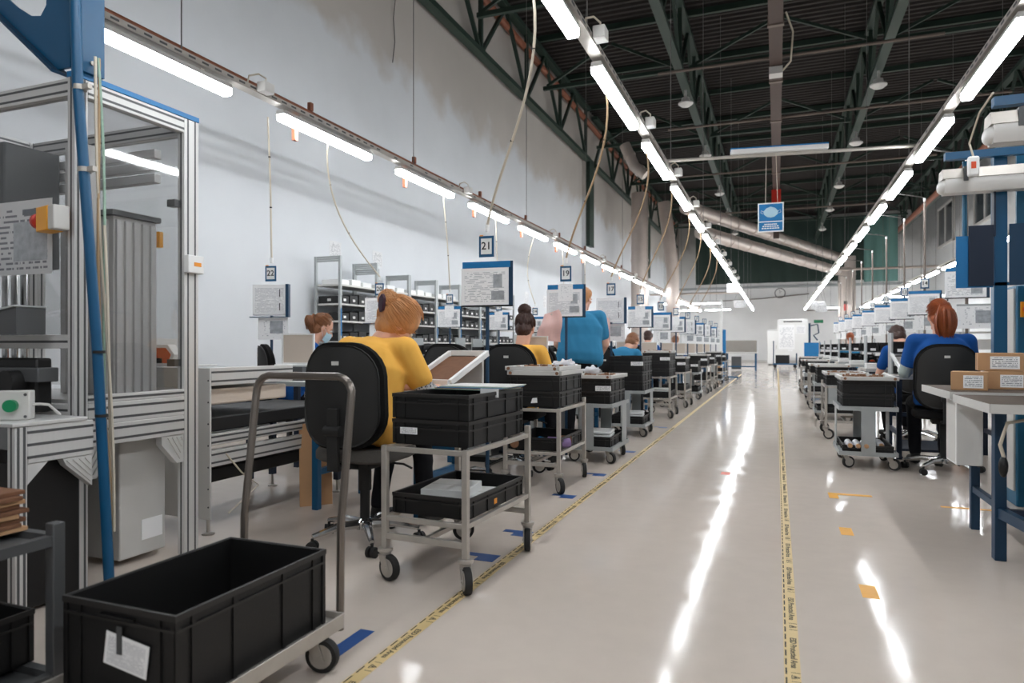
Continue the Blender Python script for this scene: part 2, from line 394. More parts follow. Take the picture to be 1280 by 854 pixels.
# cross beams and purlins
for k, yy in enumerate((13.5, 18, 24, 30, 36, 42)):
    g = thing('cross_truss', 'dark green cross truss spanning the hall under the corrugated roof', 'truss', (0, yy, 8.2), 0, 'cross trusses under the roof')
    for (a, b_) in ((XL+.36, -2.31), (-2.09, 2.17), (2.39, 6.59)):
        B(a, b_, -.05, .05, -.05, .05).build('bottom_chord', 'girder_green', g)
        mid = (a+b_)/2
        MB().bar((a+.1, 0, .06), (mid-.06, 0, .95), .07).build('brace', 'girder_green', g, 0)
        MB().bar((b_-.1, 0, .06), (mid+.06, 0, .95), .07).build('brace', 'girder_green', g, 0)
for k in range(11):
    yy = 15+k*2.9
    tag(B(XL+.02, XR-.02, yy-.05, yy+.05, 9.47, 9.62).build('roof_purlin', 'girder_green', smooth=0), 'dark steel purlin running across directly under the roof deck', 'purlin', 'purlins under the roof deck')
for k, (yy, z, x0, x1) in enumerate(((16.2, 7.45, -2.6, 3.2), (20.5, 7.45, -3, 5.5), (26.5, 7.48, -4, 5), (33.0, 7.2, -3, 4.5))):
    tag(MB().cyl((x0, yy, z), (x1, yy, z), .035, n=8).build('steel_conduit', 'conduit'), 'thin grey conduit pipe crossing the hall below the girders', 'pipe', 'cross conduits below the girders')
# unlit round high-bay lamps on the two middle girders
hb = thing('high_bay_lamp', 'small round unlit white lamp under the green roof girder', 'lamp', (0, 0, 0), 0, 'round lamps under the girders')
MB().lathe([(.03, .30), (.03, .12), (.10, .10), (.12, 0)], 12).build('lamp_housing', 'lamp_body', hb)
MB().lathe([(.125, .0), (.19, -.03), (.19, -.06), (.11, -.12), (.02, -.14)], 16).build('lamp_shade', 'diffuser_off', hb)
spots = [(-2.2, y_) for y_ in (18.1, 23.3, 29.3, 34.2, 40)]+[(2.28, y_) for y_ in (18.5, 23.5, 29.6, 34.6, 40.2)]
for k, (x, y_) in enumerate(spots):
    h = hb if k == 0 else copy_tree(hb); h.location = (x, y_, 7.38)
# brown busbar down the middle with a red end box and drop
bus = thing('busbar_trunking', 'brown busbar trunking hung along the middle of the roof with a drop box', 'trunking', (-.02, 0, 7.2))
B(-.13, .13, 8, 29, 0, .16).build('trunking', 'brown_bus', bus)
for yy in (11, 14, 17, 20, 23, 26): B(-.15, .15, yy-.05, yy+.05, -.02, .18).build('joint_band', 'conduit', bus)
B(-.17, .17, 28.6, 29.05, -.75, -.02).build('end_box', 'red', bus)
B(-.11, .11, 28.7, 28.95, -1.9, -.76).build('drop', 'brown_bus', bus)
B(-.14, .14, 16, 16.3, -.18, -.021).build('tap_box', 'light_grey', bus)
MB().tube([(.14, 16.1, -.1), (.3, 15.9, .0), (.34, 15.6, .5), (.2, 15.5, .9)], .02, 6).build('loop_cable', 'cable', bus)
# orange-brown pipes
for k, (x, z, r, y0, y1, lab) in enumerate(((5.8, 7.0, .11, 6, 46, 'rusty brown pipe running the hall beside the high windows'), (XL+.15, 9.0, .09, 8, 46, 'rusty brown pipe along the top of the white plaster wall'))):
    tag(MB().cyl((x, y0, z), (x, y1, z), r, n=10).build('brown_pipe', 'brown_pipe'), lab, 'pipe')
# silver ventilation ducts
def duct(pts, r, label, m='duct', rings=True):
    d = thing('ventilation_duct', label, 'duct', pts[0])
    P0 = Vector(pts[0]); q = [Vector(p)-P0 for p in pts]
    MB().tube(q, r, 16).build('duct_pipe', m, d)
    for i in range(len(q)-1):
        Ln = (q[i+1]-q[i]).length; t = (q[i+1]-q[i]).normalized(); n_ = max(1, int(Ln/1.6))
        for j in range(n_):
            c = q[i]+t*(Ln*(j+.5)/n_); MB().cyl(c-t*.04, c+t*.04, r+.02, n=16).build('flange', m, d)
    return d
duct([(-3.0, 24.6, 5.95), (3.35, 41.4, 5.85)], .24, 'silver round duct slanting across the hall, upper of the pair')
duct([(-2.6, 25.6, 5.2), (3.1, 41.4, 5.2)], .24, 'silver round duct slanting across the hall, lower of the pair')
duct([(3.5, 42.2, .02), (3.5, 42.2, 5.45)], .30, 'upright silver duct where the slanting pair ends')
duct([(3.9, 43.4, .02), (3.9, 43.4, 6.2)], .30, 'upright silver duct beside the teal sheet curtain')
duct([(-5.15, 27.5, .02), (-5.15, 27.5, 7.2)], .34, 'thick upright grey duct near the white plaster wall')
duct([(-4.0, 28.8, .02), (-4.0, 28.6, 4.2), (-4.35, 28.6, 7.0)], .26, 'slimmer upright duct with a kink next to the thick one')
duct([(-4.4, 21.0, 7.3), (-4.1, 21.0, 6.6), (-3.75, 21.0, 6.3)], .17, 'short bent exhaust stub pipe under the roof')

# ------------------------------------------------------------------ rows of tube lamps
LAMP_H = EYE+2.22
def make_lamp(lit=True, ln=1.55):
    t = thing('tube_lamp', 'x', 'lamp')
    MB().prism([(-.05, .045), (.05, .045), (.04, .085), (-.04, .085)], 0, ln, 'y').build('lamp_housing', 'lamp_body', t)
    MB().prism([(-.046, .044), (-.048, .015), (-.036, -.018), (.036, -.018), (.048, .015), (.046, .044)], .01, ln-.01, 'y').build('diffuser', 'diffuser' if lit else 'diffuser_off', t)
    for yy in (.0, ln-.035): B(-.048, .048, yy, yy+.035, -.018, .046).build('end_cap', 'diffuser' if lit else 'diffuser_off', t, bev=.018)
    for yy in (.3, ln-.3): B(-.012, .012, yy-.02, yy+.02, .085, .1165).build('clip', 'steel', t)
    return t
lamp0 = make_lamp()
def row(x, y0, n, pitch, label, group, first=False, h=LAMP_H, dx=0):
    for k in range(n):
        o = lamp0 if (first and k == 0) else copy_tree(lamp0)
        o['label'] = label; o['group'] = group; o.location = (x+dx*k, y0+k*pitch, h)
def tray(x, y0, y1, label, wires, boxes, dx=.0, pipe=False, h=LAMP_H):
    t = thing('cable_tray', label, 'cable tray', (x, 0, h))
    sd = MB().box(-.05, -.046, y0, y1, .12, .17); sd.box(.046, .05, y0, y1, .12, .17); sd.box(-.05, .05, y0, y1, .118, .121)
    sd.build('tray_channel', 'steel', t, 0)
    slot = B(-.0535, -.0505, -.035, .035, .138, .154).mesh('slot', 'alu_dark', 0)
    yy = max(y0, 1.5)+.1
    while yy < min(y1, 12):
        for sx in (0, .104):
            o = bpy.data.objects.new('slot', slot); COL.objects.link(o); o.parent = t; o.location = (sx, yy, 0)
        yy += .14 if yy < 7 else .4
    for wy in wires: MB().cyl((0, wy, .122), (0, wy, 9.6-h), .006, n=5).build('hanger_wire', 'wire', t)
    for by in boxes:
        jb = B(.055, .15, by, by+.13, .123, .215).build('junction_box', 'light_grey', t, bev=.006)
        MB().tube([(.10, by+.06, .211), (.10, by+.07, .26), (.06, by+.02, .29), (.02, by-.06, .25), (.02, by-.08, .18)], .008, 6).build('cable_loop', 'cable', jb)
    if pipe:
        t2 = thing('red_conduit', 'reddish brown conduit with stub brackets along the wall-side cable tray', 'conduit', (x, 0, h))
        MB().cyl((-.10, y0, .25), (-.10, y1, .25), .026, n=8).build('conduit', 'brown_pipe', t2)
        for k in range(8):
            by = 5.7+2.22*k; B(-.12, -.08, by, by+.05, -.11, .223).build('bracket', 'brown_pipe', t2); B(-.12, -.08, by+.25, by+.3, .277, .36).build('bracket', 'brown_pipe', t2)
    return t
row(-1.36, .95, 20, 2.22, 'lit white tube lamp in the row above the odd-numbered stations', 'lamp row over the odd stations', True)
row(1.587, 1.2, 20, 2.22, 'lit white tube lamp in the row above the seated woman with the red ponytail', 'lamp row over the ponytail woman')
row(-4.51, 3.16, 19, 2.22, 'lit white tube lamp in the row along the white plaster wall', 'lamp row by the plaster wall')
row(4.5, 12.0, 13, 2.35, 'lit white tube lamp in the row behind the hanging instruction sheets', 'lamp row behind the sheets')
row(-1.36, -5.71, 3, 2.22, 'lit white tube lamp in the row above the odd-numbered stations', 'lamp row over the odd stations')
row(1.587, -5.46, 3, 2.22, 'lit white tube lamp in the row above the seated woman with the red ponytail', 'lamp row over the ponytail woman')
for k in range(10):  # crosswise lamps, most of them added to brighten the end wall
    o = copy_tree(lamp0); x_ = (-4.6, -2.75, 6.2, 8.1, -4.6, -2.75, 4.3, 6.2, 8.1, 6.2)[k]; y_ = (38.5, 38.5, 36.5, 36.5, 45.6, 45.6, 45.6, 45.6, 45.6, 40.5)[k]
    place(o, (x_, y_, LAMP_H+.1), PI/2); o['label'] = 'tube lamp of the crosswise set, mostly added to brighten the end wall'; o['group'] = 'crosswise lamps near the end wall'
    hw = tag(MB().cyl((x_-.3, y_, LAMP_H+.2165), (x_-.3, y_, 9.6), .006, n=5).cyl((x_-1.25, y_, LAMP_H+.2165), (x_-1.25, y_, 9.6), .006, n=5).build('lamp_wire', 'wire'), 'pair of thin wires holding a crosswise lamp near the end wall', 'wire', 'wires of the crosswise lamps')
tray(-1.36, -6, 45.2, 'slotted steel cable tray carrying the lamps over the odd-numbered stations', [5.1+4.44*k for k in range(9)], [5.05+2.22*k for k in range(10)])
tray(1.587, -6, 45.4, 'slotted steel cable tray carrying the lamps over the ponytail woman', [5.6+4.44*k for k in (0, 1, 2, 3, 4, 5, 6, 8)], [5.3+2.22*k for k in range(10)])
tray(-4.51, 2.9, 45, 'slotted steel cable tray with reddish conduit along the plaster wall', [4.2, 8.0, 12.4, 16.8, 21.2, 25.6, 30], [5.0+4.44*k for k in range(5)], pipe=True)
tray(4.5, 11.5, 42.6, 'slotted steel cable tray carrying the lamps behind the hanging sheets', [13+4.4*k for k in range(6)], [14.0, 18.7])
# cross tube between two rows with a slim unlit lamp and the mask sign
ct = thing('cross_tube', 'thin steel tube joining the two lamp rows across the aisle', 'tube', (0, 0, LAMP_H+.19))
MB().cyl((-1.36, 9.0, 0), (1.72, 9.42, 0), .022, n=8).build('tube', 'steel', ct)
ul = thing('unlit_batten', 'slim unlit lamp with a blue stripe lying on the cross tube', 'lamp', (-.55, 9.115, LAMP_H+.213), math.atan2(.42, 3.08))
B(0, 1.15, -.06, .06, .001, .06).build('lamp_housing', 'diffuser_off', ul, bev=.01)
B(0, 1.15, -.05, .05, .061, .075).build('blue_stripe', 'blue_bright', ul)
ms = thing('mask_sign', 'blue hanging sign showing a face mask over the aisle', 'sign', (-.07, 9.0, 2.46), .03)
B(-.15, .15, 0, .006, 0, .36).build('white_board', 'white_paint', ms)
B(-.135, .135, -.002, -.0005, .135, .345).build('blue_field', 'blue_bright', ms)
B(-.135, .135, -.002, -.0005, .015, .122).build('blue_caption', 'blue_bright', ms)
mk = MB().prism([(-.085, .255), (-.05, .295), (0, .312), (.05, .295), (.085, .255), (.078, .215), (.04, .185), (0, .176), (-.04, .185), (-.078, .215)], -.0045, -.0021, 'y')
mk.build('mask_symbol', 'mask_blue', ms, 0)
for sx in (-1, 1): MB().tube([(sx*.083, -.003, .25), (sx*.11, -.003, .27), (sx*.115, -.003, .24), (sx*.085, -.003, .225)], .002, 4).build('ear_loop', 'white_paint', ms)
for zz, wd in ((.095, .15), (.07, .19), (.045, .21)):
    n_ = 7
    for j in range(n_):
        x = -wd/2+wd*j/n_; B(x, x+wd/n_*.78, -.004, -.0021, zz-.007, zz+.007).build('caption_word', 'white_paint', ms, 0)
for sx in (-.06, .08): MB().cyl((sx, .003, .36), (sx*.8, .15, LAMP_H+.19-2.46), .003, n=5).build('hang_string', 'cable', ms)

# ================================================================== FLOOR TAPES
def tape(x, y0, y1, label, yprint):
    t = thing('floor_tape', label, 'floor tape', (x, 0, 0))
    B(-.025, .025, y0, y1, 0, .0008).build('tape_strip', 'tape_yellow', t, 0)
    per = .42; protoT = None; y = y0+.1
    dsh = MB()
    for j in range(6): dsh.box(-.021, -.016, j*per/6+.005, j*per/6+.052, .0009, .0013)
    dme = dsh.mesh('dash_print', 'ink', 0)
    tri = MB()
    for a, b_ in (((-.008, -.012), (.016, 0)), ((.016, 0), (-.008, .012)), ((-.008, .012), (-.008, -.012))): tri.bar((a[0], a[1], .0011), (b_[0], b_[1], .0011), .0025, .0005)
    tri.box(-.004, .006, -.003, .003, .0009, .0013); tri.box(-.010, .018, -.032, -.030, .0009, .0013); tri.box(-.010, .018, .03, .032, .0009, .0013)
    tme = tri.mesh('warning_triangle', 'ink', 0)
    xme = text_mesh('ESD Protected Area', .030, .0002).copy(); xme.materials.clear(); xme.materials.append(M['ink'])
    while y < yprint:
        for me, loc, rz in ((dme, (0, y, 0), 0), (tme, (.006, y+.06, 0), 0), (xme, (.006, y+.25, .0011), -PI/2)):
            o = bpy.data.objects.new(me.name.split('.')[0] if me is not xme else 'lettering', me); COL.objects.link(o); o.parent = t; o.location = loc; o.rotation_euler = (0, 0, rz)
        y += per
tape(.047, .5, 34, 'yellow printed safety tape down the open middle of the aisle floor', 11)
tape(-1.242, .5, 27, 'yellow printed safety tape beside the wheels of the carts', 9)
def mark(x0, x1, y0, y1, m, label, group=None, name='floor_mark', extra=None):
    b = B(x0, x1, y0, y1, .0002, .0010)
    if extra: b.box(*extra, .0002, .0010)
    tag(b.build(name, m, smooth=0), label, 'floor mark', group)
mark(.335, .40, 3.19, 3.36, 'tape_orange', 'orange tape dash on the floor beside the blue-legged bench', 'orange floor dashes')
mark(.335, .40, 4.21, 4.38, 'tape_orange', 'orange tape dash on the floor beside the blue-legged bench', 'orange floor dashes')
mark(.335, .40, 2.17, 2.34, 'tape_orange', 'orange tape dash on the floor beside the blue-legged bench', 'orange floor dashes')
mark(.34, .62, 5.33, 5.39, 'tape_orange', 'orange corner tape on the floor before the grey bottle-carrying cart', extra=(.34, .40, 5.2, 5.33))
mark(1.0, 1.3, 5.16, 5.2, 'tape_orange', 'thin orange tape line on the floor under the blue-legged bench')
mark(-.43, -.36, 5.83, 5.95, 'tape_red', 'small red tape square on the floor of the open aisle')
for k, (x, y) in enumerate(((-1.34, 3.08), (-1.33, 3.55), (-1.36, 4.55), (-1.35, 5.42), (-1.36, 6.72), (-1.37, 8.9))):
    mark(x-.05, x+.05, y-.02, y+.09, 'tape_blue', 'small blue tape corner on the floor inside the yellow tape', 'blue corner marks by the carts', extra=(x-.12, x-.05, y+.04, y+.09))
mark(-1.44, -1.38, 1.86, 2.16, 'tape_blue', 'blue tape strip on the floor beside the wheel of the platform trolley')

# ================================================================== TOTES, CASTERS, CARTS
def tote_parts(root, w, l, h, ribs=True):
    t = .006; W, L_ = w/2, l/2
    b = MB().box(-W+.012, W-.012, -L_+.012, L_-.012, 0, .008)
    for s in (-1, 1):
        b.box(s*(W-.01)-t/2, s*(W-.01)+t/2, -L_+.008, L_-.008, .006, h-.002); b.box(-W+.008, W-.008, s*(L_-.01)-t/2, s*(L_-.01)+t/2, .006, h-.002)
    b.build('tote_body', 'black_plastic', root, 0)
    r = MB()
    for s in (-1, 1):
        r.box(s*W-.008 if s > 0 else -W-.0, s*W if s > 0 else -W+.008, -L_, L_, h-.016, h); r.box(-W+.0085, W-.0085, L_-.008 if s > 0 else -L_, L_ if s > 0 else -L_+.008, h-.016, h)
    r.build('rim', 'black_rim', root, 0)
    if ribs:
        zb = h-.045 if h > .1 else h-.035
        f = MB()
        for s in (-1, 1):
            x0, x1 = sorted((s*(W-.007), s*(W-.001))); f.box(x0, x1, -L_+.004, L_-.004, zb, zb+.007)
            y0, y1 = sorted((s*(L_-.007), s*(L_-.001))); f.box(-W+.004, W-.004, y0, y1, zb, zb+.007)
        f.build('stiffening_band', 'black_rim', root, 0)
        ribs_ = []; rib = MB()
        for s in (-1, 1):
            for q in (-.97, -.8, -.33, .33, .8, .97):
                x0, x1 = sorted((s*(W-.007), s*(W-.002))); rib.box(x0, x1, q*L_-.007, q*L_+.007, .004, h-.017)
            for q in (-.95, -.7, .7, .95):
                y0, y1 = sorted((s*(L_-.007), s*(L_-.002))); rib.box(q*W-.007, q*W+.007, y0, y1, .004, h-.017)
        rib.build('rib', 'black_plastic', root, 0, kind='stuff')
        hd = MB()
        for s in (-1, 1):
            y0, y1 = sorted((s*(L_-.0065), s*(L_+.002))); hd.box(-.06, .06, y0, y1, h-.034, h-.028)
        hd.build('handle_lip', 'black_plastic', root, 0)
    return root
TOTES = {}
def tote(kind, loc, label, rz=0, group=None):
    dims = {'low': (.395, .595, .115), 'deep': (.40, .60, .245), 'tray': (.395, .595, .095), 'flat': (.395, .595, .06), 'mid': (.395, .595, .16)}[kind]
    if kind not in TOTES:
        o = thing('black_tote', label, 'tote'); tote_parts(o, *dims); TOTES[kind] = o
    else: o = copy_tree(TOTES[kind])
    if 'group' in o: del o['group']
    o['label'] = label; place(o, loc, rz)
    if group: o['group'] = group
    return dims[2]
def caster(parent, x, y, ztop, r=.058, ang=0):
    R_ = Matrix.Rotation(ang, 4, 'Z')
    m = MB(); m.lathe([(.034, ztop), (.034, ztop-.014), (.026, ztop-.02), (.026, ztop-.034)], 12)
    off = .03
    for s in (-1, 1): m.prism([(-.024, ztop-.03), (.024, ztop-.03), (off+.014, r-.014), (off-.014, r-.014)], s*.020-.0025, s*.020+.0025, 'y') if False else m.prism([(-.024, ztop-.03), (.024, ztop-.03), (off+.016, r-.012), (off-.016, r-.012)], s*.021-.002, s*.021+.002, 'y')
    m.box(-.024, .024, -.022, .022, ztop-.036, ztop-.030)
    m.cyl((off, -.026, r), (off, .026, r), .007, n=8)
    o = m.build('caster', 'steel', parent); o.location = (x, y, 0); o.rotation_euler = (0, 0, ang)
    t = MB().lathe([(r*.72, -.015), (r*.95, -.015), (r, -.010), (r, .010), (r*.95, .015), (r*.72, .015)], 24, (off, 0, r), 'y').build('wheel', 'rubber', o)
    MB().lathe([(.008, -.0165), (r*.55, -.0165), (r*.7, -.0175), (r*.7, .0175), (r*.55, .0165), (.008, .0165)], 20, (off, 0, r), 'y').build('wheel_hub', 'steel', o)
    return o
def cart_tube(label):
    c = thing('tote_cart', label, 'cart'); W, L_ = .205, .34; ZT = .605
    for sx in (-1, 1):
        for sy in (-1, 1):
            top = ZT+.035 if sy > 0 else ZT
            B(sx*W-.0135, sx*W+.0135, sy*L_-.0135, sy*L_+.0135, .142, top).build('leg', 'steel', c, bev=.002)
            caster(c, sx*W, sy*L_, .142, .058, {(-1, -1): -.3, (1, -1): -.9, (1, 1): -1.2, (-1, 1): .6}[(sx, sy)])
    for nm, z in (('top_frame', ZT-.026), ('lower_frame', .268)):
        f = MB()
        for s in (-1, 1): f.box(s*W-.011, s*W+.011, -L_+.0138, L_-.0138, z, z+.022); f.box(-W+.0138, W-.0138, s*L_-.011, s*L_+.011, z, z+.022)
        f.build(nm, 'steel', c, bev=.002)
    f = MB().box(-W+.0138, W-.0138, -L_-.012, -L_+.012, .185, .213); f.box(-W+.0138, W-.0138, L_-.012, L_+.012, .185, .213); f.box(-.011, .011, -L_+.0121, L_-.0121, .188, .210)
    f.build('base_frame', 'steel', c, bev=.002)
    return c
def cart_plate(label):
    c = thing('plate_cart', label, 'cart'); W, L_ = .225, .33
    for nm, z in (('bottom_deck', .135), ('top_deck', .52)):
        d = MB().box(-W, W, -L_, L_, z, z+.006)
        for s in (-1, 1): d.box(s*W-.002, s*W+.002, -L_, L_, z-.02, z+.016); d.box(-W, W, s*L_-.002, s*L_+.002, z-.02, z+.016)
        d.build(nm, 'grey_sheet', c, 0)
    for s in (-1, 1):
        B(-.055, .055, s*(L_+.005)-.0025, s*(L_+.005)+.0025, .13, .535).build('end_plate', 'grey_sheet', c, 0)
        B(s*(W-.012)-.003, s*(W-.012)+.003, .1, .28, .142, .518).build('side_plate', 'grey_sheet', c, 0)
    for sx in (-1, 1):
        for sy in (-1, 1): caster(c, sx*(W-.05), sy*(L_-.06), .134, .05, {(-1, -1): .4, (1, -1): -.5, (1, 1): -1.1, (-1, 1): .9}[(sx, sy)])
    return c
cartA = cart_tube('x'); cartB = cart_plate('x'); usedA = [False]; usedB = [False]
def cart(kind, x, y, rz, label):
    p, u = (cartA, usedA) if kind == 'A' else (cartB, usedB)
    o = p if not u[0] else copy_tree(p); u[0] = True
    o['label'] = label; place(o, (x, y, 0), rz); return o
def part_tray(loc, label, rz=0, parts=True, seed=0, w=.40, l=.58, col='light_grey'):
    """flat metal assembly tray with side lugs, holding small parts"""
    t = thing('assembly_tray', label, 'tray', loc, rz); W, L_ = w/2, l/2
    B(-W+.02, W-.02, -L_+.02, L_-.02, 0, .006).build('tray_base', col, t, 0)
    r = MB()
    for s in (-1, 1): r.box(s*W-.012, s*W+.012, -L_, L_, 0, .032); r.box(-W+.0121, W-.0121, s*L_-.012, s*L_+.012, 0, .032)
    r.build('tray_rim', col, t, bev=.003)
    for s in (-1, 1):
        for q in (-.5, .5): MB().cyl((W*.9*q*2, s*(L_+.0125), .016), (W*.9*q*2, s*(L_+.02), .016), .012, n=10).build('lug', 'parts_brown', t)
    if parts:
        rr = random.Random(seed); p = MB()
        for i in range(44):
            x, y = rr.uniform(-W+.04, W-.04), rr.uniform(-L_+.05, L_-.05); a, b_, c_ = rr.uniform(.012, .03), rr.uniform(.012, .04), rr.uniform(.012, .035)
            if rr.random() < .5: p.cyl((x, y, .0065), (x, y, .0065+c_), a*.5, n=8)
            else: p.cbox((x, y, .0065+c_/2), (a, b_, c_), Matrix.Rotation(rr.uniform(0, 3), 3, 'Z'))
        p.build('small_parts', 'parts_brown', t, kind='stuff')
    return t
def paper_sheet(loc, rot, w, h, m, label, name='paper_sheet', cat='paper', group=None):
    o = B(-w/2, w/2, -.0006, .0006, 0, h).build(name, m, smooth=0); o.location = loc; o.rotation_euler = rot
    return tag(o, label, cat, group)

# ---- first cart: two totes on top, printed boards, an open tote with white boxes below
FAR = 'from the glazed machine'
C1 = (-1.425, 2.995)
cart('A', C1[0], C1[1], math.radians(-3), 'tubular steel cart on black casters beside the woman in yellow bending over')
r1 = math.radians(-3)
h = tote('low', (C1[0], C1[1], .606), 'black tote, lower of two on the cart beside the bending woman in yellow', r1)
h2 = tote('low', (C1[0], C1[1], .606+h+.001), 'black tote, upper of two on the cart beside the bending woman in yellow', r1)
tote('tray', (C1[0], C1[1], .2905), 'open black tote with white boxes on the lower shelf of the first steel cart', r1)
lb = tag(B(-.045, .045, -.0012, 0, 0, .03).build('paper_label', 'label_print', smooth=0), 'small printed label strip on the lower tote of the first steel cart', 'label')
lb.location = (C1[0]-.12, C1[1]-.2985+.006-.005, .655); lb.rotation_euler = (0, 0, r1)
for k, (x, y, z) in enumerate(((.02, .05, .299), (-.03, -.06, .299))):
    bx = thing('white_box', 'flat white carton lying in the lower tote of the first steel cart', 'box', (C1[0]+x, C1[1]+y+.02*k, z+.031*0 if k == 0 else z+.045), .12, 'white cartons in the lower tote')
    B(-.11, .11, -.13, .13, 0, .042).build('carton', 'white_paint', bx, bev=.003); B(-.11, .11, -.002, .002, .0421, .0425).build('lid_seam', 'light_grey', bx)
ol = tag(B(-.0008, .0008, -.014, .014, -.012, .012).build('orange_label', 'orange', smooth=0), 'tiny orange sticker on the lower tote of the first steel cart', 'label'); ol.location = (C1[0]+.2045, C1[1]-.06, .33); ol.rotation_euler = (0, 0, r1)
zt = .606+2*(h+.001)
bd = thing('circuit_boards', 'thin printed circuit boards fanned out on the upper tote beside the bending woman', 'boards', (C1[0]+.02, C1[1]+.14, zt), r1)
for k in range(5):
    bb = B(-.18, .18, -.13, .13, .0035*k, .0035*k+.003).build('board', ('pcb_green', 'parts_brown', 'blue_bright', 'pcb_green', 'light_grey')[k], bd); bb.rotation_euler = (0, 0, .05*k-.1); bb.location = (.006*k, .01*k, 0)
B(.1, .195, -.16, -.158, -.03, .012).build('label_card', 'white_paint', bd)

# ---- second cart
C2 = (-1.655, 5.0)
cart('A', C2[0], C2[1], 0, 'tubular steel cart loaded with two metal trays, next to the post numbered 19')
h = tote('low', (C2[0], C2[1], .606), 'black tote, lower of two under the stacked metal trays')
tote('low', (C2[0], C2[1], .606+h+.001), 'black tote, upper of two under the stacked metal trays')
tote('tray', (C2[0], C2[1], .2905), 'black tote with blue tape rolls and bags on the lower shelf under the metal trays')
z2 = .606+2*(h+.001)
part_tray((C2[0], C2[1], z2), 'metal parts tray, lower of the two stacked on the black totes', seed=1, parts=False)
part_tray((C2[0]-.02, C2[1]+.01, z2+.0325), 'metal parts tray, upper of the two stacked on the black totes', seed=2)
pa = tag(MB().add([(0, 0, 0), (.05, .004, .004), (.046, .006, .04), (.012, .002, .036)], [(0, 1, 2, 3)]).build('torn_label', 'white_paint', smooth=0), 'torn white paper scrap on the lower tote under the metal trays', 'label'); pa.location = (C2[0]-.02, C2[1]-.305, .635)
md = pa.modifiers.new('thick', 'SOLIDIFY'); md.thickness = .001
for k in range(7):
    x, y = C2[0]-.15+.05*k, C2[1]-.2+.09*(k % 3); col = ('parts_brown', 'blue_bright', 'blue_bright', 'parts_brown', 'purple', 'parts_brown', 'purple')[k]
    rr_ = .028 if col == 'blue_bright' else .035
    o = MB().lathe([(rr_*.6, 0), (rr_, 0), (rr_, .10), (rr_*.6, .10)], 12).build('tape_roll', col)
    o.location = (x, y, .3+rr_); o.rotation_euler = (PI/2, 0, .4*k)
    tag(o, {'parts_brown': 'brown paper roll in the lower tote of the cart by post 19', 'blue_bright': 'blue tape roll in the lower tote of the cart by post 19', 'purple': 'purple foil roll in the lower tote of the cart by post 19'}[col], 'roll', 'rolls in the lower tote of the cart by post 19')

# ---- the other carts beside the odd stations
CARTS = [('B', -1.58, 6.30, 2, True), ('B', -1.64, 8.20, 4, False), ('A', -1.66, 10.45, 3, True), ('A', -1.66, 12.3, 2, True), ('B', -1.65, 14.2, 2, False), ('A', -1.65, 16.1, 2, True), ('A', -1.65, 18.0, 2, False), ('B', -1.64, 20.0, 3, True), ('A', -1.65, 21.9, 2, False)]
for k, (kind, x, y, nt, tr) in enumerate(CARTS):
    o_ = ORD[k+2]
    cart(kind, x, y, random.uniform(-.04, .04), '%s beside the yellow tape, %s cart %s' % ('tubular steel cart' if kind == 'A' else 'grey plate-sided cart', o_, FAR))
    z = .606 if kind == 'A' else .527
    if kind == 'A': z = .6065
    for j in range(nt):
        kk = 'low' if j < 3 else 'flat'
        z += tote(kk, (x, y, z), 'black tote, %s up the stack on the %s cart %s' % (ORD[j], o_, FAR), random.uniform(-.02, .02))+.001
    if tr: part_tray((x+.01, y-.02, z), 'metal parts tray topping the %s cart %s' % (o_, FAR), rz=random.uniform(-.05, .05), seed=k+5, parts=k < 3)
    tote('tray', (x, y, .2905 if kind == 'A' else .1415), 'black tote low down on the %s cart %s' % (o_, FAR))
    if k in (0, 1, 2):
        zz = (.2905 if kind == 'A' else .1415)+.1
        bx = thing('white_bag_stack', 'white foam bags low down on the %s cart %s' % (o_, FAR), 'bags', (x+.04, y-.05, zz-.088), .1)
        for j in range(4): B(-.12, .12, -.17, .15, .03*j+.001, .03*j+.028).build('foam_bag', 'white_paint' if j else 'purple', bx, bev=.01)
    lc = tag(B(-.07, .07, -.0012, .0012, 0, .045).build('paper_label', 'label_print', smooth=0), 'white label card on the totes of the %s cart %s' % (o_, FAR), 'label'); lc.location = (x+.13, y-.305, z-.11); lc.rotation_euler = (0, 0, .1)

# ================================================================== CHAIRS, BENCHES, SIGN POSTS
def rounded(w, h, r, n=5):
    pts = []
    for cx, cy, a0 in ((w/2-r, h/2-r, 0), (-w/2+r, h/2-r, 90), (-w/2+r, -h/2+r, 180), (w/2-r, -h/2+r, 270)):
        for i in range(n+1):
            a = math.radians(a0+90*i/n); pts.append((cx+r*math.cos(a), cy+r*math.sin(a)))
    return pts
def pad(w, h, rt, t0, t1, bow=0, top=0):
    """upholstered pad: rounded outline in XZ, thickness in Y, softened edges and a slight bow"""
    mb = MB(); out = rounded(w, h, rt, 6); n = len(out); layers = [(t0, .93), (t0+.012, 1.0), (t1-.012, 1.0), (t1, .92)]
    for yy, s in layers:
        for (x, z) in out:
            taper = 1-top*max(0, z/h+.1)
            mb.v.append((x*s*taper, yy+bow*(x/(w/2))**2, z*s))
    for i in range(3):
        for j in range(n): mb.f.append((i*n+j, i*n+(j+1) % n, (i+1)*n+(j+1) % n, (i+1)*n+j))
    def capf(base, yy, flip):
        c = len(mb.v); mb.v.append((0, yy, 0))
        for j in range(n):
            f = (c, base+j, base+(j+1) % n); mb.f.append(f if flip else f[::-1])
    capf(0, t0-.004, False); capf(3*n, t1+.004, True)
    return mb
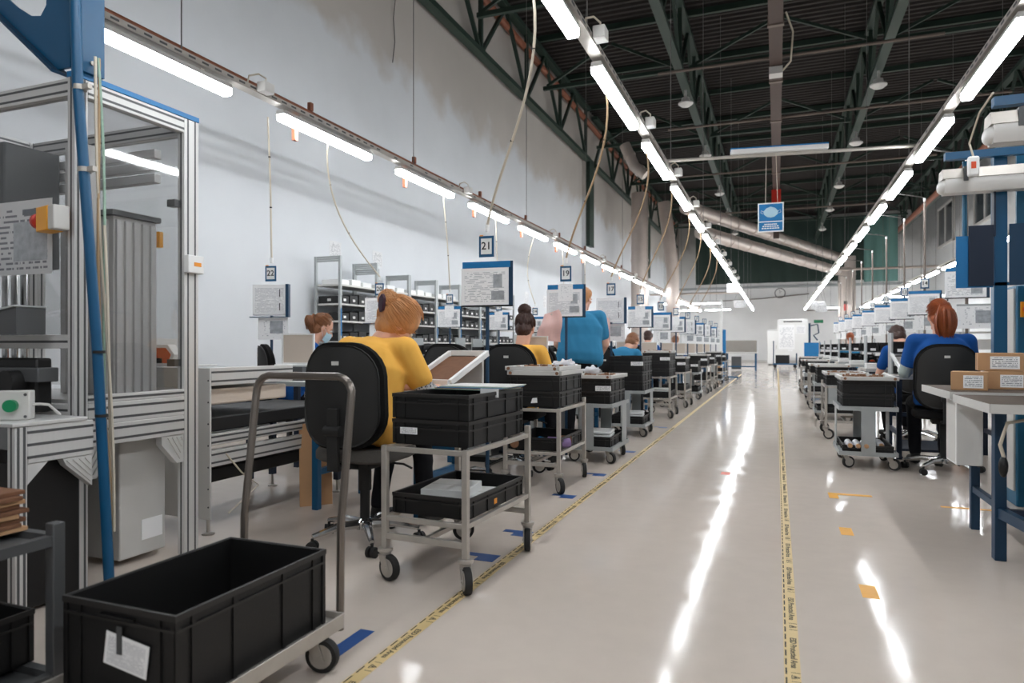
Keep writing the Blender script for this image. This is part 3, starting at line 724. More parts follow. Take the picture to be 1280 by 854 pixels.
def make_chair(seat_m='fabric_black', wb=.47, hb=.54):
    c = thing('office_chair', 'x', 'chair')
    b = pad(wb, hb, .17, -.26, -.20, bow=.05, top=.10).build('backrest', 'fabric_black', c, 50); b.location = (0, 0, .80)
    b2 = pad(wb-.03, hb-.03, .16, -.278, -.2655, bow=.05, top=.10).build('back_shell', 'rubber', c, 50); b2.location = (0, 0, .80)
    B(-.02, .02, -.283, -.28, .955, .975).build('maker_plate', 'light_grey', c, 0)
    s = MB(); out = rounded(.46, .45, .13, 6); n = len(out)
    for z, q in ((.45, .9), (.465, 1), (.50, 1), (.52, .94)):
        for x, y in out: s.v.append((x*q, y*q+.02, z))
    for i in range(3):
        for j in range(n): s.f.append((i*n+j, i*n+(j+1) % n, (i+1)*n+(j+1) % n, (i+1)*n+j))
    s.f += [tuple(range(n-1, -1, -1)), tuple(3*n+j for j in range(n))]
    s.build('seat', seat_m, c, 50)
    br = MB(); br.bar((0, -.12, .43), (0, -.285, .44), .07, .02); br.bar((0, -.295, .43), (0, -.30, .74), .06, .022); br.cyl((-.045, -.30, .63), (.045, -.30, .63), .026)
    br.build('back_bracket', 'rubber', c)
    B(-.09, .09, -.12, .12, .41, .449).build('seat_plate', 'rubber', c)
    MB().lathe([(.026, .11), (.026, .28), (.034, .281), (.034, .40), (.02, .409)], 14).build('gas_column', 'rubber', c)
    MB().tube([(.09, .05, .425), (.2, .06, .42), (.25, .06, .40)], .006, 6).build('height_lever', 'rubber', c)
    st = MB().lathe([(.05, .075), (.05, .115), (.03, .13)], 14)
    for k in range(5):
        a = 2*PI*k/5+.35; d = Vector((math.cos(a), math.sin(a), 0))
        st.tube([d*.03+Vector((0, 0, .10)), d*.16+Vector((0, 0, .103)), d*.29+Vector((0, 0, .075))], [.026, .022, .014], 8)
    st.build('star_base', 'chrome', c)
    for k in range(5):
        a = 2*PI*k/5+.35; x, y = .29*math.cos(a), .29*math.sin(a); q = a+.8
        t = Vector((math.cos(q), math.sin(q), 0)); m = MB()
        for s_ in (-1, 1): m.cyl(Vector((x, y, .027))+t*(s_*.006), Vector((x, y, .027))+t*(s_*.024), .027, n=14)
        m.cyl((x, y, .03), (x, y, .066), .008, n=8); m.build('caster', 'rubber', c)
    return c
chairK = make_chair(); chairG = make_chair('fabric_grey'); ck = [False]; cg = [False]
def chair(x, y, rz, label, kind='K'):
    p, u = (chairK, ck) if kind == 'K' else (chairG, cg)
    o = p if not u[0] else copy_tree(p); u[0] = True; o['label'] = label; return place(o, (x, y, 0), rz)
def bench(x0, x1, y0, y1, zt, label, leg='blue_paint', top='bench_top', lx=None, modest=False):
    b = thing('work_bench', label, 'bench', ((x0+x1)/2, (y0+y1)/2, 0)); W, D = (x1-x0)/2, (y1-y0)/2
    B(-W, W, -D, D, zt-.035, zt).build('table_top', top, b, bev=.004)
    B(-W-.001, W+.001, -D-.004, -D-.0005, zt-.036, zt-.001).build('edge_strip', 'grey_sheet', b)
    for sx in (-1, 1):
        for sy in (-1, 1): B(sx*(W-.06)-.022, sx*(W-.06)+.022, sy*(D-.04)-.022, sy*(D-.04)+.022, 0, zt-.036).build('leg', leg, b, bev=.003)
        B(sx*(W-.06)-.015, sx*(W-.06)+.015, -D+.0625, D-.0625, .22, .26).build('foot_rail', leg, b)
    B(-W+.0825, W-.0825, D-.055, D-.025, .35, .39).build('back_rail', leg, b)
    return b
# ---- sign posts
def sign_post(x, y, num, label, tall=0, zc=1.75, base=0, style=0, rz=0, big=1.0, post='blue_deep'):
    p = thing('sign_post', label, 'sign', (x, y, 0), rz)
    MB().cyl((0, 0, base), (0, 0, zc-.115 if not tall else tall), .014 if not tall else .016, n=8).build('post', post if not tall else 'conduit', p)
    f = MB(); w, hh = .055, .074
    B(-w, w, -.022, -.016, zc-hh, zc+hh).build('number_frame', 'blue_paint', p)
    B(-w+.015, w-.015, -.0245, -.0225, zc-hh+.02, zc+hh-.018).build('number_card', 'white_paint', p)
    if num: text('number', num, (.074 if len(num) == 2 else .09) if len(num) < 3 else .06, 'ink', p, (0, -.0255, zc+.002), label='black digits %s' % num if len(num) else None)
    B(-w+.004, -w+.03, -.021, -.015, zc+hh+.0005, zc+hh+.008).build('clip', 'orange', p)
    W, Hh = .182*big, .155*big; zt = zc-hh-.03
    if style in (0, 1, 3):
        B(-W, W+.01, -.014, -.006, zt-2*Hh, zt).build('holder_back', 'blue_deep', p)
        B(-W, W-.008, -.019, -.0145, zt-.045, zt-.002).build('blue_flap', 'blue_bright', p)
        B(-W-.008, W-.02, -.0195, -.0145, zt-2*Hh+.004, zt-.046).build('sheet', 'paper_text' if style == 0 else 'paper_table', p)
        B(.05*big, .115*big, -.0206, -.0198, zt-1.2*Hh, zt-.6*Hh).build('printed_photo', 'photo_print', p)
        B(.035*big, .13*big, -.0206, -.0198, zt-1.75*Hh, zt-1.35*Hh).build('printed_photo', 'photo_print', p)
        B(-W-.01, W+.012, -.024, -.006, zt-2*Hh-.008, zt-2*Hh-.0005).build('lower_rail', 'rubber', p)
        MB().cyl((-W+.02, -.03, zt-2*Hh-.02), (-W+.02, -.005, zt-2*Hh-.02), .009, n=8).build('clamp_knob', 'rubber', p)
        if style == 1:
            q = B(-.075, .07, -.0235, -.0225, zt-.16, zt+.006).build('note_sheet', 'paper_plain', p)
    if style == 2:
        B(W-.02, W+.01, -.05, -.006, zt-2*Hh, zt).build('binder_spine', 'blue_deep', p)
        for k in range(3): 
            s_ = B(-W, W-.025, -.0185-.004*k, -.0165-.004*k, zt-2*Hh+.01+.006*k, zt-.002).build('sheet', 'paper_table', p)
        B(-W-.02, W+.01, -.05, -.006, zt-2*Hh-.008, zt-2*Hh).build('shelf', 'blue_deep', p)
        for k in (0, 1): B(.09, .098, -.029, -.0276, zt-.12-.13*k, zt-.05-.13*k).build('heading_print', 'ink', p)
    if style in (2, 3):
        z3 = zt-2*Hh-.012
        B(-.13, .17, -.014, -.0125, z3-.21, z3).build('photo_sheet', 'paper_plain', p)
        B(-.01, .12, -.0155, -.0145, z3-.15, z3-.03).build('printed_photo', 'photo_print', p)
    return p
def hang_cable(p0, p1, sag, label, m='cable', r=.009, kink=None):
    p0 = Vector(p0); p1 = Vector(p1); pts = []
    for i in range(15):
        t = i/14; q = p0.lerp(p1, t); e = (1-math.cos(PI*t))/2
        q.x = p0.x+(p1.x-p0.x)*(t**2*(3-2*t)*.6+.4*t**1.6)+sag[0]*math.sin(PI*t); q.y = p0.y+(p1.y-p0.y)*(t**1.5)+sag[1]*math.sin(PI*t); pts.append(q)
    o = thing('hanging_cable', label, 'cable', p0); MB().tube([q-p0 for q in pts], r, 6).build('cord', m, o)
    MB().cyl(pts[-1]-p0, pts[-1]-p0-Vector((0, 0, .05)), .016, n=8).build('plug', 'white_paint', o)
    for t in (4, 9): MB().cyl(pts[t]-p0, pts[t]-p0+Vector((0, 0, .012)), r+.003, n=6).build('tie', 'rubber', o)
    return o
odd = [('21', 0), ('19', 1), ('17', 2), ('15', 1), ('13', 3), ('11', 1), ('9', 2), ('7', 3), ('5', 2), ('3', 3), ('1', 2)]
for k, (num, st) in enumerate(odd):
    y = 4.42+1.93*k
    sign_post(-1.9, y, num, 'blue sign post numbered %s beside the carts, %s post from the glazed machine' % (num, ORD[k]), zc=1.75, style=st, base=0, rz=.06)
    if k < 8: hang_cable((-1.36, y-.62, LAMP_H-.04), (-1.9, y-.0, 1.905), ((.10, .02, 0), (.06, .05, 0))[k % 2], 'pale cable from lamps to the %s sign post from the glazed machine' % ORD[k], 'cable' if k == 0 else 'cable_tan')
even = [('22', 2), ('20', 2), ('18', 1), ('16', 1), ('14', 3), ('12', 2), ('10', 3)]
for k, (num, st) in enumerate(even):
    y = 5.31+1.93*k
    sign_post(-4.55, y, num, 'blue sign post numbered %s before the wall racks, %s in that row' % (num, ORD[k]), style=st, base=0, rz=.25 if k < 2 else .1)
    hang_cable((-4.51, y-(.1, 1.1, .3, .25, .2, .2, .2)[k], LAMP_H-.04), (-4.55, y, 1.905), ((.0, .02, 0), (-.18, .1, 0), (.03, .0, 0))[k % 3], 'pale cable from lamps to the %s sign post before the wall racks' % ORD[k])
for k in range(9):
    y = (9.05, 11.4, 13.1, 15.1, 17.2, 19.3, 21.4, 23.4, 25.4)[k]; num = ('', '14', '13', '12', '11', '10', '9', '8', '7')[k]
    lab = ('tall grey pole with overlapping large instruction sheets and no number', 'tall grey pole numbered 14 with a blue-topped instruction sheet')[k] if k < 2 else 'tall grey pole with a number card %s poles beyond number 14' % ('one', 'two', 'three', 'four', 'five', 'six', 'seven')[k-2]
    rp = sign_post(2.0, y, num, lab, tall=3.15, zc=1.96 if k else 2.05, style=3 if k else 0, rz=-.12, big=1.12)
    if k == 0:
        B(-.1, .32, -.034, -.032, 1.25, 1.52).build('photo_sheet', 'paper_plain', rp); B(.08, .26, -.036, -.0345, 1.31, 1.45).build('printed_photo', 'photo_print', rp); B(-.1, .32, -.0375, -.0365, 1.505, 1.525).build('top_rail', 'grey_sheet', rp)
    hang_cable((1.587, y-.3, LAMP_H-.03), (2.0, y, 3.2), (.0, .0, 0), 'grey cable from lamps to the %s tall pole from the ponytail woman' % ORD[k], 'wire', .008)

# ---- odd-row benches, chairs, racks of component bins
def bin_rack(x, y, z, label, n=4, rows=2, rz=0, w=.13, hgt=.17, orange_=False):
    r = thing('bin_rack', label, 'bin rack', (x, y, z), rz); W = n*w/2
    for s in (-1, 1): B(s*W-.008, s*W+.008, -.11, .11, 0, rows*hgt+.02).build('side_panel', 'grey_sheet', r)
    for j in range(rows):
        B(-W+.0085, W-.0085, -.11, .11, j*hgt, j*hgt+.008).build('shelf', 'grey_sheet', r)
        for i in range(n):
            cx = -W+w*(i+.5); m = MB().box(cx-w*.44, cx+w*.44, -.12, .10, j*hgt+.0085, j*hgt+.015)
            for s in (-1, 1): m.box(cx+s*w*.44-.003, cx+s*w*.44+.003, -.12, .10, j*hgt+.015, j*hgt+hgt*.66)
            m.box(cx-w*.44, cx+w*.44, -.12, -.114, j*hgt+.015, j*hgt+hgt*.42); m.box(cx-w*.44, cx+w*.44, .094, .10, j*hgt+.015, j*hgt+hgt*.66)
            bn = m.build('bin', 'black_plastic', r, 0)
            B(cx-.03, cx+.03, -.1225, -.1205, j*hgt+.025, j*hgt+.055).build('bin_label', 'white_paint', bn, 0)
            if orange_ and (i+j) % 3 == 0: MB().ell((cx, -.02, j*hgt+.06), (w*.3, .07, .045), None, 10, 6).build('contents', 'orange_red', bn)
    return r
def screen_panel(x, y, z, rz, label):
    s = thing('framed_panel', label, 'panel', (x, y, z), rz)
    B(-.12, .12, 0, .012, .03, .25).build('panel_face', 'beige_panel', s)
    f = MB()
    for a in (-.132, .12): f.box(a, a+.012, -.006, .016, .018, .262)
    f.box(-.1199, .1199, -.006, .016, .018, .03); f.box(-.1199, .1199, -.006, .016, .25, .262); f.build('panel_frame', 'white_paint', s)
    B(-.17, .17, -.06, .09, 0, .0175).build('foot_tray', 'white_paint', s, bev=.003)
    return s
for k in range(10):
    y0 = 3.60+1.93*k; num = odd[k][0]
    bench(-2.82, -1.96, y0, y0+.60, .76, 'blue-legged work bench beside the carts, %s from the glazed machine' % ORD[k])
    if k > 0:
        bin_rack(-2.42, y0+.45, .761, 'grey rack of black bins on the %s blue-legged bench from the glazed machine' % ORD[k], rz=.0, orange_=k % 3 == 2)
        screen_panel(-2.02+(.02 if k > 1 else 0), y0+.2, .88 if k < 3 else .86, .15, 'white-framed beige panel on the %s blue-legged bench from the glazed machine' % ORD[k])
        tag(B(-2.2, -1.93, y0+.1, y0+.32, .761, .879 if k < 3 else .859).build('riser_box', 'alu_dark', bev=.004), 'dark riser box on the %s blue-legged bench from the glazed machine' % ORD[k], 'box')
    else:
        bin_rack(-2.55, y0+.46, .761, 'low grey rack of black bins on the bench before the bending woman', n=3, rows=1)
# far stretch beyond the last built station
chair(-2.06, 3.13, math.radians(2), 'black office chair with grey seat carrying the bending woman in yellow', 'G')
chair(-2.20, 4.66, math.radians(-10), 'empty black office chair behind the bench of sign post 21')
chair(-2.05, 5.38, math.radians(4), 'black office chair of the woman in yellow with the dark bun')
chair(-2.25, 6.75, math.radians(-10), 'empty black office chair behind the standing person in light blue')
chair(-2.15, 8.75, 0, 'black office chair of the brown-haired person slumped in light blue')
chair(1.30, 6.62, math.radians(-6), 'black office chair of the woman with the red ponytail')
chair(1.40, 8.62, 0, 'black office chair of the dark-haired woman in blue bending down')
chair(-4.20, 5.14, math.radians(-42), 'black office chair of the masked woman in blue')
for k in range(4): chair(-2.25, 12.55+1.93*k, random.uniform(-.3, .3), 'black office chair behind the %s cart from the glazed machine' % ORD[6+k])
# sloped white tray next to the bending woman
sl = thing('sloped_tray', 'white slanted tray stand with brown lining beside the bending woman', 'tray', (-1.90, 3.83, .761), math.radians(-12))
R_ = Matrix.Rotation(math.radians(24), 3, 'X')
q = MB()
for s in (-1, 1): q.cbox((s*.15, 0, .16), (.025, .42, .035), R_)
q.cbox((0, -.20, .075), (.30, .025, .035)); q.cbox((0, .195, .245), (.30, .025, .035)); q.build('tray_frame', 'white_paint', sl, bev=.003)
MB().cbox((0, 0, .145), (.275, .37, .008), R_).build('tray_lining', 'card_dark', sl)
MB().box(-.13, .13, -.19, -.17, 0, .06).box(-.13, .13, .16, .18, 0, .21).build('stand', 'light_grey', sl)
# pink antistatic bags
def pink(x, y, z, rz, w, h_, label):
    mb = MB(); nx, nz = 8, 10
    for sd in (-1, 1):
        for j in range(nz+1):
            for i in range(nx+1):
                u, v = i/nx*2-1, j/nz*2-1; puff = .035*(1-u*u)*(1-v*v)+.001
                mb.v.append((u*w/2+.01*math.sin(3*v), sd*puff+.012*math.sin(4*u+2*v), (v+1)*h_/2+.012*u*math.sin(2*v)))
    n_ = (nx+1)*(nz+1)
    for sd in (0, 1):
        for j in range(nz):
            for i in range(nx):
                a = sd*n_+j*(nx+1)+i; f = (a, a+1, a+nx+2, a+nx+1); mb.f.append(f if sd == 0 else f[::-1])
    for i, v in enumerate(mb.v):
        x_, y_, z_ = v; tt = z_/h_; x_ = x_*(1.12-.45*tt**3)+.03*tt; y_ += .012*math.sin(22*x_+9*z_)+.008*math.sin(31*z_+x_*7); mb.v[i] = (x_, y_, z_+.02*math.sin(9*x_)*(tt > .5))
    o = thing('pink_bag', label, 'bag', (x, y, z), rz); mb.build('bag', 'pink_bag', o, 60); return o
pb = pink(-2.0, 6.12, 1.10, .3, .20, .27, 'crumpled pink antistatic bag hung left of sign 19 pouch, by the woman with dark bun')
MB().cyl((.02, .0, .25), (.145, .19, .30), .005, n=5).build('hook', 'steel', pb)
pb = pink(-1.97, 8.05, 1.10, -.2, .20, .27, 'pink antistatic bag hung in front of sign post 17')
MB().cyl((.02, .0, .25), (.02, .21, .30), .005, n=5).build('hook', 'steel', pb)

# ================================================================== CONVEYOR UNIT AND EVEN ROW
cv = thing('conveyor_unit', 'aluminium profile conveyor unit with a screwed end plate beyond the glazed machine', 'conveyor', (-3.25, 2.92, 0))
B(-.34, .335, -.012, 0, .09, .93).build('end_plate', 'light_grey', cv, bev=.003)
for z in (.16, .26, .38, .5, .62, .74, .86): MB().cyl((.325, -.016, z), (.325, -.0121, z), .005, n=8).build('screw', 'alu_dark', cv)
for sx in (-.29, .29): MB().lathe([(.035, 0), (.035, .008), (.01, .014), (.01, .0895)], 12, (sx, .02, 0)).build('foot', 'steel', cv)
for sx in (-.29, .29): MB().lathe([(.035, 0), (.035, .008), (.01, .014), (.01, .0895)], 12, (sx, 1.22, 0)).build('foot', 'steel', cv)
def profile_rail(parent, x, y0, y1, z0, z1, name='rail', nslot=2, m='alu', w=.04):
    B(x-w/2, x+w/2, y0, y1, z0, z1).build(name, m, parent, bev=.003)
    s = MB(); H_ = (z1-z0)/(nslot)
    for k in range(nslot):
        zc = z0+H_*(k+.5)
        for sd in (-1, 1): s.box(*sorted((x+sd*(w/2+.0005), x+sd*(w/2-.003))), y0, y1, zc-.0055, zc+.0055)
    s.build('slot', 'alu_dark', parent, 0)
for sx in (-.315, .315): profile_rail(cv, sx, .0005, .68, .83, .93)
for sx in (-.315, .315): profile_rail(cv, sx, .0005, 1.29, .50, .56); profile_rail(cv, sx, .0005, 1.29, .38, .47)
B(-.29, .29, .0005, .68, .90, .915).build('belt', 'grey_sheet', cv)
MB().box(-.29, .3, .01, .66, .72, .81).build('drive_cover', 'beige_panel', cv, bev=.01)
B(-.28, .28, .05, 1.25, .565, .65).build('controller', 'black_plastic', cv, bev=.01)
B(-.28, .28, .05, 1.25, .28, .36).build('cable_duct', 'black_plastic', cv, bev=.01)
for s in (-.29, .29): B(s-.02, s+.02, 1.2, 1.24, .09, .5).build('leg', 'navy', cv)
MB().tube([(.33, .1, .45), (.36, .2, .32), (.35, .35, .22), (.34, .12, .1)], .005, 6).build('loose_cable', 'cable', cv)
ob = thing('orange_cutter', 'small orange and white device standing on the conveyor unit', 'device', (-3.42, 3.05, .9305), .4)
MB().prism([(-.06, 0), (.06, 0), (.09, .07), (.05, .13), (-.04, .13), (-.08, .06)], -.05, .05, 'y').build('device_body', 'white_paint', ob, 0, bev=.004)
MB().prism([(-.04, .02), (.05, .02), (.07, .07), (.04, .11), (-.03, .11)], -.054, -.0505, 'y').build('orange_cover', 'orange_red', ob, 0)
B(-.035, .02, -.058, -.0545, .02, .05).build('slot', 'black_plastic', ob)
cb = thing('leaning_board', 'tan hardboard sheet leaning on the blue-legged bench by the bending woman', 'board', (-2.835, 3.735, 0), 0)
o = B(-.005, .005, -.105, .105, 0, .54).build('sheet', 'card', cb, bev=.002); o.rotation_euler = (0, math.radians(-4), -.75)
for k in range(7):
    y = 4.25+1.93*k; num = even[k][0]
    bench(-3.95, -3.15, y, y+.65, .78, 'navy-legged white bench of the wall side row, %s from the masked woman' % ORD[k], leg='navy', top='white_paint')
    bin_rack(-3.45, y+.5 if k else y+.56, .781, 'grey rack of black bins on the %s navy-legged bench from the masked woman' % ORD[k], n=4, rows=1 if k == 0 else 2)
screen_panel(-3.56, 4.46, .89, .3, 'white-framed beige panel in front of the masked woman in blue')
tag(B(-3.69, -3.44, 4.36, 4.57, .781, .889).build('riser_box', 'alu_dark', bev=.004), 'dark riser box under the framed panel before the masked woman', 'box')
# ---- wall racks with bins
def rack(y, ztop, label, k):
    r = thing('wall_rack', label, 'rack', (-6.08, y, 0)); W = .21; Ln = .96
    for sx in (-1, 1):
        for yy in (0, Ln): B(sx*W-.018, sx*W+.018, yy-.018, yy+.018, 0, ztop).build('upright', 'grey_sheet', r)
    for yy in (0, Ln):
        for j in range(3): B(-W+.0185, W-.0185, yy-.01, yy+.01, ztop-.075-.03*j+.05, ztop-.075-.03*j+.074).build('end_brace', 'grey_sheet', r)
    for z in (.35, .75, 1.1, 1.40, 1.65, 1.93):
        B(-W+.0, W, .02, Ln-.02, z, z+.025).build('shelf', 'light_grey', r)
    B(W+.0185, W+.022, -.012, .012, 1.2, 1.6).build('blue_label_strip', 'blue_bright', r)
    for z in (.75, 1.1, 1.40, 1.65):
        for j in range(4):
            bn = thing('shelf_bin', 'small black bin with a white label on the %s wall rack from the masked woman' % ORD[k], 'bin', (-6.08, y+.13+.232*j, z+.0255), 0, 'bins on the wall racks')
            B(-.19, .2, -.10, .10, 0, .11+.02*((j+k) % 3)).build('bin_body', 'black_plastic', bn, bev=.004); B(.2005, .202, -.03, .03, .035, .07).build('label', 'light_grey' if (j+k) % 3 else 'white_paint', bn)
            B(-.03, .03, -.1022, -.1003, .035, .07).build('label', 'light_grey', bn)
    if k < 4:
        for j in range(3):
            tag(B(-6.24, -5.92, y+.07+.3*j, y+.30+.3*j, 1.9555, 2.03+.02*(j % 2)).build('white_carton', 'white_paint', bev=.004), 'flat white carton lying on the upper shelf of the wall racks', 'box', 'white cartons on the wall racks')
for k in range(7): rack(8.28+1.0*k, 2.36 if k == 0 else 2.27, 'grey steel wall rack of black bins, %s in line from the masked woman' % ORD[k], k)
for k, (y, z) in enumerate(((8.9, 2.42), (10.1, 2.42), (16.2, 2.2), (17.6, 2.2), (19.2, 2.2))):
    paper_sheet((XL+.002, y, z), (0, 0, PI/2), .30, .26 if k < 2 else .34, 'paper_dim', 'printed notice on the plaster wall above the racks' if k < 2 else 'small printed notice on the plaster wall beyond the racks', 'wall_notice', 'notice', 'notices above the racks' if k < 2 else 'notices beyond the racks')
# shelving filler further along the wall side
for k in range(4):
    y = 16.5+4.2*k
    c = thing('storage_cabinet', 'tall white storage cabinet against the plaster wall, %s after the racks' % ORD[k], 'cabinet', (-6.08, y, 0))
    B(-.28, .28, 0, 1.2, .05, 1.35).build('cabinet_body', 'light_grey', c, bev=.005)
    for j in range(2): 
        d_ = B(.2805, .295, .01+.6*j, .59+.6*j, .08, 1.32).build('door', 'white_paint', c); B(.2955, .305, .5 if j == 0 else .66, .52 if j == 0 else .68, .6, .75).build('handle', 'steel', d_)

# ================================================================== GLAZED ALUMINIUM MACHINE
def post(parent, x, y, z0, z1, a=.045, b=.09, name='post'):
    """slotted aluminium profile upright, wider along Y"""
    o = B(x-a/2, x+a/2, y-b/2, y+b/2, z0, z1).build(name, 'alu', parent, bev=.003)
    s = MB()
    for q in (-.25, .25):
        for sd in (-1, 1): s.box(*sorted((x+sd*(a/2+.0004), x+sd*(a/2-.003))), y+q*b-.005, y+q*b+.005, z0+.001, z1-.001)
    for sd in (-1, 1): s.box(x-.005, x+.005, *sorted((y+sd*(b/2+.0004), y+sd*(b/2-.003))), z0+.001, z1-.001)
    s.build('slot', 'alu_dark', o, 0)
    return o
mc = thing('glazed_machine', 'glazed machine enclosure of slotted aluminium profiles with a blue top strip', 'machine', (0, 0, 0))
X0, X1, Y0, Y1, ZT = -3.95, -2.80, 2.06, 2.65, 2.20
for x in (X0, X1):
    post(mc, x, Y1, 0, ZT); post(mc, x, Y0, 0, ZT, .045, .06)
def hrail(y0, y1, x, z0, z1, ns, name='side_rail', w=.045): profile_rail(mc, x, y0, y1, z0, z1, name, ns, w=w)
ya, yb = Y0+.0305, Y1-.0455
for x in (X0, X1):
    hrail(ya, yb, x, 2.125, 2.20, 2, 'top_rail'); hrail(ya, yb, x, .61, .705, 2, 'table_rail'); hrail(ya, yb, x, .7055, .80, 2, 'table_rail')
    hrail(ya, yb, x, .8005, .835, 1, 'sill_rail')
def xrail(y, z0, z1, name='cross_rail', x0=X0+.0225, x1=X1-.0225, ns=1):
    o = B(x0, x1, y-.0225, y+.0225, z0, z1).build(name, 'alu', mc, bev=.003); s = MB()
    for k in range(ns):
        zc = z0+(z1-z0)*(k+.5)/ns
        for sd in (-1, 1): s.box(x0, x1, *sorted((y+sd*.0229, y+sd*.02)), zc-.005, zc+.005)
    s.build('slot', 'alu_dark', o, 0)
for y in (Y0, Y1): xrail(y, 2.125, 2.20, ns=2); xrail(y, .70, .80, ns=2)
xrail(Y0, 1.04, 1.10, 'dark_rail')
B(X1-.026, X1+.026, Y0-.03, Y1+.046, 2.2005, 2.224).build('blue_top_strip', 'blue_bright', mc)
B(X0+.03, X1-.03, Y0+.03, Y1-.03, .80, .815).build('base_plate', 'alu', mc)
for x in (X1,): B(x-.003, x+.003, ya+.001, yb-.001, .836, 2.124).build('side_pane', 'clear_panel', mc, 0)
B(X0+.024, X1-.024, Y0-.003, Y0+.003, 1.101, 2.124).build('front_pane', 'clear_panel', mc, 0)
B(X0+.024, X1-.024, Y1-.003, Y1+.003, .836, 2.124).build('rear_pane', 'clear_panel', mc, 0)
# ribbed corner brackets under the table rail
def bracket(y, sgn, x=X1):
    b = MB().prism([(y, .61), (y+sgn*.13, .61), (y+sgn*.13, .57), (y+sgn*.04, .47), (y, .47)] if sgn > 0 else [(y, .47), (y-.04, .47), (y-.13, .57), (y-.13, .61), (y, .61)], x-.02, x+.018, 'x')
    o = b.build('corner_bracket', 'alu', mc, 0)
    r = MB()
    for k in range(4):
        t = .018+.026*k; r.bar((x+.0205, y+sgn*t, .60), (x+.0205, y+sgn*(t*.2+.005), .60-t*1.15), .007, .004)
    r.build('rib', 'light_grey', o, 0)
bracket(ya+.001, 1); bracket(yb-.001, -1)
# inner column of profile ribs, gantry and grey control cabinet
ic = B(-3.32, -2.965, 2.36, 2.60, .816, 1.68).build('inner_column', 'light_grey', mc, bev=.004)
rb = MB()
for k in range(5): rb.box(-2.965, -2.95, 2.368+.048*k, 2.398+.048*k, .82, 1.66)
for k in range(5): rb.box(-3.31+.07*k, -3.275+.07*k, 2.345, 2.36, .82, 1.66)
rb.build('column_rib', 'alu', ic, 0)
B(-3.34, -2.945, 2.34, 2.615, 1.681, 1.705).build('column_cap', 'alu_dark', ic)
g = MB()
for z in (1.86, 1.92, 1.98): g.box(-3.9, -2.86, 2.50, 2.54, z, z+.045)
g.build('gantry_rail', 'alu', mc, bev=.003)
B(-3.75, -3.5, 2.2, 2.48, 1.45, 2.05).build('spindle_head', 'alu_dark', mc, bev=.01)
for k in range(4): MB().cyl((-3.72+.07*k, 2.3, .82), (-3.72+.07*k, 2.3, 1.45), .016, n=10).build('guide_rod', 'chrome', mc)
B(-2.99, -2.86, 2.14, 2.2, 1.5, 1.95).build('slotted_bracket', 'alu', mc)
cbx = B(-3.28, -2.9, 2.34, 2.60, .03, .60).build('control_cabinet', 'light_grey', mc, bev=.006)
B(-2.8995, -2.898, 2.46, 2.58, .1, .20).build('rating_label', 'label_print', cbx, 0)
B(X1+.0235, X1+.055, Y1-.05, Y1+.05, 1.42, 1.51).build('door_switch', 'white_paint', mc, bev=.004)
B(X1+.0555, X1+.057, Y1-.015, Y1+.03, 1.455, 1.475).build('switch_label', 'orange', mc)
for z in (.95, 1.75): B(X1-.05, X1+.0, Y1-.085, Y1-.048, z, z+.035).build('hinge', 'alu_dark', mc)
B(-2.99, -2.96, 2.618, 2.64, 1.56, 1.64).build('signal_lamp', 'amber', mc)
# forward table with side profile, brackets, legs
B(X0, -2.66, 1.70, Y0-.0605, .745, .76).build('front_table', 'alu', mc, bev=.003)
profile_rail(mc, -2.685, 1.76, Y0-.031, .60, .744, 'table_rail', 3)
for x in (-2.685, X0+.1): post(mc, x, 1.735, 0, .744, .045, .045, 'table_leg')
bt = MB().prism([(1.761, .599), (1.84, .599), (1.761, .52)], -2.705, -2.668, 'x').build('corner_bracket', 'alu', mc, 0)
bt = MB().prism([(2.025, .599), (1.90, .599), (1.915, .57), (2.025, .47)], -2.705, -2.668, 'x').build('corner_bracket', 'alu', mc, 0)
r = MB()
for k in range(4): r.bar((-2.6665, 1.915+.026*k, .59), (-2.6665, 2.018, .585-.024*(4-k)), .007, .003)
r.build('bracket_rib', 'light_grey', mc, 0)
B(X0+.02, -2.735, 1.78, 2.015, .02, .59).build('black_lower_box', 'black_plastic', mc)  # plain black box filling the space under the front table
B(X0+.05, -2.9, 1.95, 2.02, .77, 1.0).build('dark_drive', 'black_plastic', mc, bev=.01)
B(-3.5, -2.86, 1.93, 2.02, .90, .96).build('rail_carriage', 'alu_dark', mc, bev=.005)
MB().cyl((-2.99, 1.88, .9), (-2.99, 2.0, .9), .05, n=18).build('motor', 'black_plastic', mc)
sw = thing('green_button_box', 'grey control box with a green push button on the machine table', 'button box', (-2.80, 1.80, .7605), math.radians(38))
B(-.06, .06, -.03, .03, 0, .115).build('box', 'light_grey', sw, bev=.005)
MB().cyl((0, -.0305, .058), (0, -.055, .058), .024, n=20).build('push_button', 'green_button', sw)
for x in (-.046, .046):
    for z in (.014, .1): MB().cyl((x, -.0305, z), (x, -.033, z), .006, n=8).build('screw', 'alu_dark', sw)
MB().tube([(.0605, 0, .06), (.085, 0, .06), (.11, .02, .055), (.14, .05, .012)], .006, 6).build('cable', 'light_grey', sw)
es = thing('emergency_stop', 'yellow emergency stop box with a red mushroom button on the machine post', 'switch', (-2.855, 1.99, 1.535), math.radians(-12))
B(-.075, .03, -.035, .03, 0, .105).build('yellow_box', 'amber', es, bev=.005)
B(.0305, .085, -.034, .029, .002, .103).build('grey_base', 'light_grey', es, bev=.005)
MB().cyl((-.0755, -.003, .055), (-.105, -.003, .055), .018, n=14).build('stem', 'black_plastic', es)
MB().lathe([(.020, -.105), (.034, -.112), (.034, -.13), (.02, -.14)], 18, (0, -.003, .055), 'x').build('mushroom_button', 'red', es)
